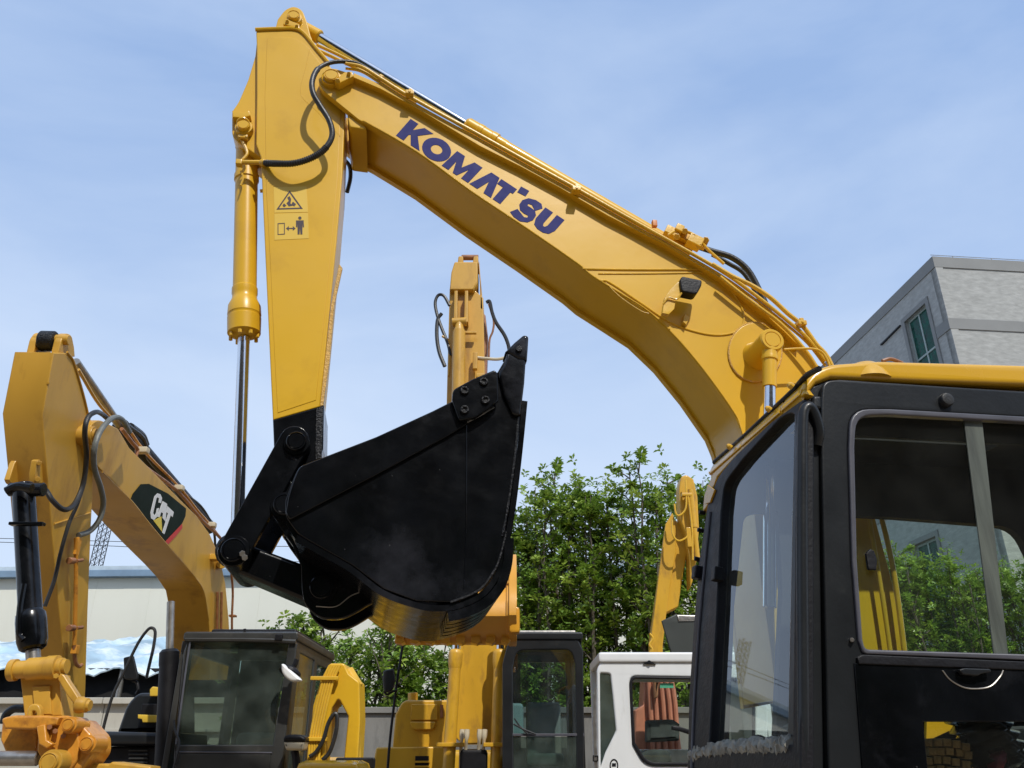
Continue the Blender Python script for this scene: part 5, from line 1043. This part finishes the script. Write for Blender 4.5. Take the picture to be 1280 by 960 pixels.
m = M(); m.box(((hx0+hx1)/2, 6.9, hz-.95), .9, 1.3, .5, bev=.05); m.build('lower_body', CABD, ex7)
undercarriage(ex7, ((hx0+hx1)/2, 7.0, 0), (0, -1), 1.8, 1.0, .5)

# ================================================================== SETTING: walls, shed, warehouse, buildings
YWALL = 17.0
zw = P(500, 885, YWALL).z
wl = thing('concrete_wall', 'grey weathered concrete wall with a coping in front of the trees', 'wall', (1, YWALL, 0))
for i in range(8):
    x = -5.2+i*3.0
    m = M(); m.box((x+1.5, YWALL+.1+random.uniform(-.004, .004), (zw-.1)/2), 2.985, .2, zw-.1, bev=.006); m.build('wall_panel', CONC, wl)
    m = M(); m.box((x+1.5, YWALL+.1, zw-.04), 2.99, .34, .11, bev=.015); m.build('coping', CONC, wl)
wl2_ = thing('concrete_wall', 'pale cream concrete wall with a ledge below the blue sheeting at left', 'wall', (-11, 18.5, 0))
z1, z2 = P(60, 872, 18.4).z, P(60, 880, 18.4).z
for i in range(5):
    x = -21.5+i*3.25
    m = M(); m.box((x+1.6, 18.6, z2/2), 3.235, .24, z2, bev=.006); m.build('wall_panel', CONCL, wl2_)
    m = M(); m.box((x+1.6, 18.55, (z1+z2)/2), 3.24, .42, z1-z2, bev=.02); m.build('coping', CONCL, wl2_)
zj = P(60, 913, 18.4).z
m = M(); m.box((-13.5, 18.44, zj), 15.9, .1, .06, bev=.01); m.build('ledge', CONCL, wl2_)
# open shed roofed with blue-white sheeting
shd = thing('sheeted_shed', 'dark open shed roofed with wrinkled blue and white sheeting in front of the warehouse', 'shed', (-13, 24, 0))
def Xr(u, Y): return P(u, 840, Y).x
rows = []
n1 = 90; n2 = 14
xs0, xs1 = -19.0, -6.0
ztop, zlow = P(60, 799, 27).z, P(60, 836, 21).z
for j in range(n2):
    f = j/(n2-1); row = []
    for i in range(n1):
        x = xs0+(xs1-xs0)*i/(n1-1)
        dz_ = .10*math.sin(x*2.1+f*3)+.06*math.sin(x*5.3+f*7+1)+random.uniform(-.05, .05)
        edge = (.10*abs(math.sin(x*.55))+.05*math.sin(x*1.7))*max(0, (f-.8)/.2)
        row.append(Vector((x, 27-6*f, ztop+(zlow-ztop)*f+dz_-edge)))
    rows.append(row)
m = M(); m.sheet(rows, .03); m.build('roof_sheeting', TARP, shd)
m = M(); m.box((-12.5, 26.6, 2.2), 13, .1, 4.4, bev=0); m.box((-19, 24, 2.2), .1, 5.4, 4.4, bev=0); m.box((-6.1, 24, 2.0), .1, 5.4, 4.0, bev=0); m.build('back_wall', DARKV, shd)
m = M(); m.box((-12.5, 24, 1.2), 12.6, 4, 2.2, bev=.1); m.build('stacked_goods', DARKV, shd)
m = M(); m.box((-12.5, 21.4, zlow/2+.1), 12.9, .04, zlow-.1, bev=0); m.build('shade_fill', DARKV, shd)  # dark sheet across the opening, standing in for the shade within
for i in range(5):
    m = M(); m.cyl((-18.8+i*3.1, 21.2, 0), (-18.8+i*3.1, 21.2, zlow), .07); m.build('post', STEEL, shd)
# warehouse with standing-seam wall panels
YHs = 30.0
wh = thing('warehouse', 'long cream metal-clad warehouse with a blue-grey roof trim', 'warehouse', (-5, YHs, 0))
zr = P(100, 722, YHs).z
ang = R(-2.2)
wx = Vector((math.cos(ang), math.sin(ang), 0)); wy = Vector((-math.sin(ang), math.cos(ang), 0)); wc = Vector((-12, YHs, 0))
for i in range(34):
    x = -12+i*1.0
    mm_ = M(); mm_.box(wc+wx*(x+.5)+wy*(.06+.004*(i % 2))+Z3*(zr/2), .998, .12, zr, (wx, wy, Z3), .002)
    mm_.build('wall_panel', WALLW, wh)
m = M(); m.box(wc+wx*5+wy*-.05+Z3*(zr+.12), 34.4, .5, .24, (wx, wy, Z3), .02); m.build('gutter', TRIMB, wh)
m = M(); m.box(wc+wx*5+wy*.3+Z3*(zr+.34), 34.4, .9, .16, (wx, wy, Z3), .02); m.build('roof_edge', mat('pale_trim', (.42, .50, .56), .5), wh)
m = M(); m.add([wc+wx*-12+wy*.5+Z3*(zr+.3), wc+wx*22+wy*.5+Z3*(zr+.3), wc+wx*22+wy*12+Z3*(zr+1.0), wc+wx*-12+wy*12+Z3*(zr+1.0), wc+wx*-12+wy*12, wc+wx*22+wy*12, wc+wx*-12+wy*.5, wc+wx*22+wy*.5], [(0, 1, 2, 3), (3, 2, 5, 4), (0, 3, 4, 6), (1, 7, 5, 2)]); m.build('roof', TRIMB, wh)
# distant lattice jib
tw = thing('lattice_tower', 'thin dark lattice tower leaning in the gap under the ochre boom', 'tower', tuple(Vector((P(121, 705, 115).x, 115, 0))))
tp0, tp1 = P(119, 712, 115), P(136, 640, 115); base = Vector((tp0.x-6, 115, 0))
d = (tp1-tp0).normalized(); top_ = tp1+d*.4; w = .62
m = M(); cs_ = [Vector((a*w, b*w, 0)) for a, b in ((-1, -1), (1, -1), (1, 1), (-1, 1))]
for c in cs_: m.tube([base+c, tp0+c, top_+c], .06, 5, 0)
m.build('chord', CABD, tw)
m = M(); L_ = (top_-tp0).length; nseg = 9
for j in range(-4, nseg):
    a = tp0+d*(L_*j/nseg); b = tp0+d*(L_*(j+1)/nseg)
    for q in range(4): m.tube([a+cs_[q], b+cs_[(q+1) % 4]],   .035, 4, 0); m.tube([a+cs_[(q+1) % 4], b+cs_[q]], .03, 4, 0)
struct(m.build('lattice_bracing', CABD, tw), 'stuff')
# overhead wires
for i, (va, vb, vc) in enumerate(((671, 676, 683), (676, 682, 702))):
    Yw = 40; m = M(); a = P(-300, va-6, Yw); b = P(150, vb+1, Yw); c = P(360, vc, Yw); e = P(760, vc-6, Yw)
    m.tube([a, b, c, e], .016, 5, 8); w_ = m.build('overhead_wire', RUB)
    tag(w_, ['thin overhead wire crossing the sky, the upper of two at left', 'thin overhead wire crossing the sky, the lower of two at left'][i], 'wire', 'overhead wires')

# ---- grey stucco building at the right
gb = thing('building', 'tall grey stucco building with a green-glazed window and darker bands behind the black cab', 'building', (22, 33, 0))
CNR = P(1166, 321, 27.0)
GA = R(5.5); gx = Vector((math.cos(GA), math.sin(GA), 0)); gy = Vector((-math.sin(GA), math.cos(GA), 0))
zT = CNR.z; C0 = Vector((CNR.x, CNR.y, 0))
FRT = Plane(o=C0, ex=gx, ey=Z3)              # front, faces us
SID = Plane(o=C0, ex=-gy, ey=Z3)             # left side, receding
print('bld front nn', FRT.nn, 'side nn', SID.nn)
m = M(); m.plate2(FRT, [[(.0, 0), (26, 0), (26, zT), (.0, zT)]], .03, .33, .0, 0); m.build('front_wall', STUC, gb)
def sw(L_): return [SID.to2(SID.pt(u, v, 0)) for u, v in L_]
win = sw([(1129, 404), (1156, 381), (1176, 449), (1150, 474)])
# regular opening in metres from the traced corners
wxs = [p[0] for p in win]; wa, wb = (win[0][0]+win[3][0])/2, (win[1][0]+win[2][0])/2; wt = (win[0][1]+win[1][1])/2; wbt = wt-3.6
print('win', win, zT)
m = M(); m.plate2(SID, [[(-18, 0), (.0, 0), (.0, zT), (-18, zT)], [(wa, wbt), (wb, wbt), (wb, wt), (wa, wt)], [(-5.2, 2.5), (-3.6, 2.5), (-3.6, 9.5), (-5.2, 9.5)]], .0, .3, .0, 0); m.build('side_wall', STUC, gb)
for (z0, z1_) in ((zT-.46, zT+.02), (zT-3.15, zT-2.7), (zT-5.9, zT-5.45), (zT-8.6, zT-8.15)):
    m = M(); m.plate2(FRT, [[(-.03, z0), (26, z0), (26, z1_), (-.03, z1_)]], -.01, .04, .003, 1); m.build('band', BAND, gb)
    segs = [(-18, -.03)] if not (wbt < z0 < wt or wbt < z1_ < wt) else [(wb+.22, -.03)]
    for a, b in segs:
        m = M(); m.plate2(SID, [[(a, z0), (b, z0), (b, z1_), (a, z1_)]], -.035, .002, .003, 1); m.build('band', BAND, gb)
def window(a, b, z0, z1_, nx=2, nz_=2):
    m = M(); m.plate2(SID, [[(a-.2, z0-.15), (b+.2, z0-.15), (b+.2, z1_+.2), (a-.2, z1_+.2)], [(a, z0), (b, z0), (b, z1_), (a, z1_)]], -.05, .03, .01, 1); wf = m.build('window_surround', BAND, gb)
    m = M(); m.plate2(SID, [[(a, z0), (b, z0), (b, z1_), (a, z1_)], [(a+.09, z0+.09), (b-.09, z0+.09), (b-.09, z1_-.09), (a+.09, z1_-.09)]], .12, .19, .008, 1); m.build('window_frame', ALU, wf)
    for i in range(1, nx):
        x = a+(b-a)*i/nx; m = M(); m.plate2(SID, [[(x-.04, z0+.09), (x+.04, z0+.09), (x+.04, z1_-.09), (x-.04, z1_-.09)]], .11, .18, .006, 1); m.build('mullion', ALU, wf)
    for j in range(1, nz_):
        z = z0+(z1_-z0)*j/nz_; m = M(); m.plate2(SID, [[(a+.09, z-.04), (b-.09, z-.04), (b-.09, z+.04), (a+.09, z+.04)]], .105, .175, .006, 1); m.build('transom', ALU, wf)
    for i in range(nx):
        for j in range(nz_):
            x0_, x1_ = a+(b-a)*i/nx+.04, a+(b-a)*(i+1)/nx-.04; q0_, q1_ = z0+(z1_-z0)*j/nz_+.04, z0+(z1_-z0)*(j+1)/nz_-.04
            m = M(); m.plate2(SID, [[(x0_, q0_), (x1_, q0_), (x1_, q1_), (x0_, q1_)]], .145, .155, 0, 0); m.build('pane', GL_B, wf)
window(wa, wb, wbt, wt); window(-5.2, -3.6, 2.5, 9.5, 2, 5)
m = M(); m.plate2(SID, [[(wa-1.9, wt-.1), (wa-.3, wt-.02), (wa-.3, wt+.03), (wa-1.9, wt-.04)]], -.08, .0, .004); m.build('ledge_strip', CABD, gb)
m = M(); m.tube([FRT.at(0, zT+.15, .1), FRT.at(26, zT+.15, .1)], .014, 6, 0); rl = m.build('roof_rail', STEEL, gb)
for i in range(14):
    m = M(); m.cyl(FRT.at(i*1.6+.9, zT, .1), FRT.at(i*1.6+.9, zT+.15, .1), .016, n=8); m.build('rail_post', STEEL, rl)
m = M(); m.add([FRT.at(0, zT-.3, .2), FRT.at(26, zT-.3, .2), FRT.at(26, zT-.3, 18), FRT.at(0, zT-.3, 18), FRT.at(26, 0, 18), FRT.at(0, 0, 18)], [(0, 1, 2, 3), (3, 2, 4, 5)]); m.build('flat_roof', BAND, gb)

# ================================================================== TREES
def make_tree(seed, H, spread, nclu, bare=.18, dens=1.0):
    rnd = random.Random(seed)
    tr = M(); stems = []
    for s_ in range(3):
        a = rnd.uniform(0, 2*PI); b0_ = Vector((math.cos(a)*.12, math.sin(a)*.12, 0)); lean = Vector((rnd.uniform(-.5, .5)*spread, rnd.uniform(-.3, .3)*spread, 0))
        hh = H*rnd.uniform(.82, .98); pts = [b0_+lean*(f**1.3)+Vector((rnd.uniform(-.05, .05), rnd.uniform(-.05, .05), hh*f)) for f in [0, .15, .3, .45, .6, .75, .9, 1]]
        stems.append(pts); tr.tube(pts, .05, 6, 2, rf=lambda t: .048*(1-t)+.008)
        for b_i in range(16):
            f = rnd.uniform(.18, .95); i0 = min(int(f*7), 6); p = pts[i0].lerp(pts[i0+1], f*7-i0)
            dr = Vector((rnd.uniform(-1, 1), rnd.uniform(-1, 1), rnd.uniform(.5, 1.3))).normalized()*rnd.uniform(.35, .8)*(spread if f < .8 else spread*.6)
            tr.tube([p, p+dr*.5+Z3*.02, p+dr], .014, 4, 2, rf=lambda t: .014*(1-t)+.004)
            stems.append([p, p+dr])
    vs = []; fs = []; mi = []
    for c in range(nclu):
        st = stems[rnd.randrange(len(stems))] if rnd.random() < .55 else stems[rnd.choice([0, 1, 2] if len(stems) < 18 else [0, 17, 34])]
        f = rnd.uniform(bare, 1.0)**.85 if len(st) > 2 else rnd.uniform(.5, 1.05); k = f*(len(st)-1); i0 = min(int(k), len(st)-2); p = st[i0].lerp(st[i0+1], k-i0)
        if p.z < H*bare: continue
        wdt = spread*(.46 if p.z < H*.85 else .46-.26*(p.z/H-.85)/.15)
        if len(st) > 2: p = p+Vector((rnd.gauss(0, wdt*.55), rnd.gauss(0, wdt*.55), rnd.gauss(0, .12)))
        up = Vector((rnd.gauss(0, .45), rnd.gauss(0, .45), 1)).normalized(); u_ = up.orthogonal().normalized(); w_ = up.cross(u_)
        nl = rnd.randint(6, 9); a0_ = rnd.uniform(0, 6.28); mt = rnd.choices([0, 1, 2], [5, 3 if p.z > H*.4 else 2, 3])[0]; sz = rnd.uniform(.75, 1.2)
        for l_ in range(nl):
            a = a0_+l_*2.4; el = rnd.uniform(-.1, .9); dr = (u_*math.cos(a)+w_*math.sin(a))*math.cos(el)+up*math.sin(el)
            sd_ = dr.cross(up); sd_ = sd_.normalized() if sd_.length > .01 else u_; nrm = sd_.cross(dr)
            L__ = .118*sz*rnd.uniform(.7, 1.15); W_ = .024*sz*1.15; b = len(vs); q = p+dr*.015+up*rnd.uniform(-.05, .03)
            vs += [q, q+dr*L__*.55+sd_*W_+nrm*.008, q+dr*L__-Z3*.012, q+dr*L__*.55-sd_*W_+nrm*.008, q+dr*L__*.5-nrm*.004]
            fs += [(b, b+1, b+4), (b+1, b+2, b+4), (b+2, b+3, b+4), (b+3, b, b+4)]; mi += [mt]*4
    return tr, vs, fs, mi
protos = []
def tree_proto(seed, H, spread, n, bare=.18):
    tr, vs, fs, mi = make_tree(seed, H, spread, n, bare)
    me = bpy.data.meshes.new('crown'); me.from_pydata(vs, [], fs)
    for x in LEAVES: me.materials.append(x)
    me.polygons.foreach_set('material_index', mi)
    t_ = tr.build('trunk', BARK); tm = t_.data; bpy.data.objects.remove(t_)
    return (tm, me)
TP = [tree_proto(11, 6.9, 1.0, 700, .10), tree_proto(12, 6.6, 1.1, 760, .08), tree_proto(13, 7.1, .95, 660, .12), tree_proto(14, 6.4, 1.05, 720, .08)]
TS = [tree_proto(21, 4.2, 1.2, 460, .14), tree_proto(22, 3.9, 1.1, 420, .14)]
def place_tree(pr, x, y, sc_, label, group, i):
    t = thing('tree', label, 'tree', (x, y, 0), group); t.rotation_euler = (0, 0, random.uniform(0, 6.28)); t.scale = (sc_*random.uniform(.92, 1.08), sc_, sc_)
    for nm, me in (('trunk', pr[0]), ('crown', pr[1])):
        o = bpy.data.objects.new(nm, me); COL.objects.link(o); o.parent = t
YT = 18.3
ORD = ['first', 'second', 'third', 'fourth', 'fifth', 'sixth', 'seventh', 'eighth', 'ninth', 'tenth', 'eleventh']
CABT = ['green tree seen through the cab door window, '+ORD[i]+' from the left' for i in range(8)]+['green tree hidden partly by the boom foot behind the cab, '+ORD[i]+' from the right' for i in range(5)]
# tops traced from the photograph: (u, v of the tree top)
tops = [(640, 622), (660, 606), (682, 592), (697, 576), (722, 578), (748, 590), (774, 590), (797, 577), (829, 577), (856, 598), (884, 586)]
for i, (u, v) in enumerate(tops):
    pr = TP[i % 4]; h = P(u, v, YT).z; y = YT+random.uniform(-.35, .5)
    place_tree(pr, P(u, v, YT).x*y/YT, y, h/[6.9, 6.6, 7.1, 6.4][i % 4], 'tall slender green tree, '+ORD[i]+' from the left in the row right of the black bucket', 'tall trees in a row behind the wall', i)
for i, u in enumerate((652, 674, 710, 736, 762, 786, 813, 843, 872)):
    place_tree(TP[(i+2) % 4], P(u, 600, YT+1.0).x, YT+1.0+random.uniform(-.2, .2), 1.0, 'green tree of the rear row showing between the tall trees, '+ORD[i]+' from the left', 'trees of the rear row', i)
for i, u in enumerate((1100, 1124, 1150, 1176, 1202, 1228, 1256, 1284)):
    place_tree(TP[(i+1) % 4], P(u, 690, YT+.9).x, YT+.9+random.uniform(-.2, .2), P(u, 692+random.uniform(-8, 14), YT+.9).z/6.9, 'rear-row green tree seen through the cab door window, '+ORD[i]+' from the left', 'rear-row trees seen through the cab windows', i)
for i, (u, v) in enumerate([(1112, 668), (1134, 672), (1160, 688), (1188, 700), (1215, 698), (1243, 705), (1268, 700), (1298, 690), (1075, 640), (1040, 620), (1000, 600), (960, 600), (930, 596)]):
    y = YT+random.uniform(-.3, .3); h = P(u, v, YT).z
    place_tree(TP[i % 4], P(u, v, YT).x*y/YT, y, h/6.9, CABT[i], 'trees seen through the cab windows', i)
low = [(352, 772), (380, 756), (408, 750), (434, 752), (462, 758), (490, 770), (514, 775), (540, 770), (566, 760), (598, 740)]
for i, (u, v) in enumerate(low):
    y = YT+random.uniform(-.3, .4); h = P(u, v, YT).z
    place_tree(TS[i % 2], P(u, v, YT).x*y/YT, y, h/[4.15, 3.85][i % 2], 'low bushy green tree, '+ORD[i]+' from the left in the row under the black bucket', 'low trees in front of the warehouse', i)

# ---- what stands behind the photographer, seen as dark reflections in the cab glass and the black paint
fb = thing('factory_building', 'brown brick factory hall across the yard, seen only as a reflection in the cab glass', 'building', (0, -16, 0))
BRN = mat('brown_render', (.10, .075, .05), .9, var=.3, vscale=.5, stain=(.04, .035, .03), stain_amt=.7, stain_scale=.4)
m = M(); m.box((4, -18.0, 7.5), 60, 4, 15, bev=.05); m.build('wall', BRN, fb)
m = M(); m.box((4, -16.1, 15.1), 60.4, .7, .35, bev=.05); m.build('eaves', CABD, fb)
for i in range(10):
    m = M(); m.box((-20+i*5, -15.99, 5.0), 2.6, .06, 2.2, bev=.01); m.build('window', GL_B, fb)
for i in range(9):
    place_tree(TP[i % 4], -14+i*3.6+random.uniform(-.6, .6), -12.5+random.uniform(-.5, .5), 1.12, 'green tree before the brown hall, '+ORD[i]+' from its left end', 'trees behind the photographer', i)
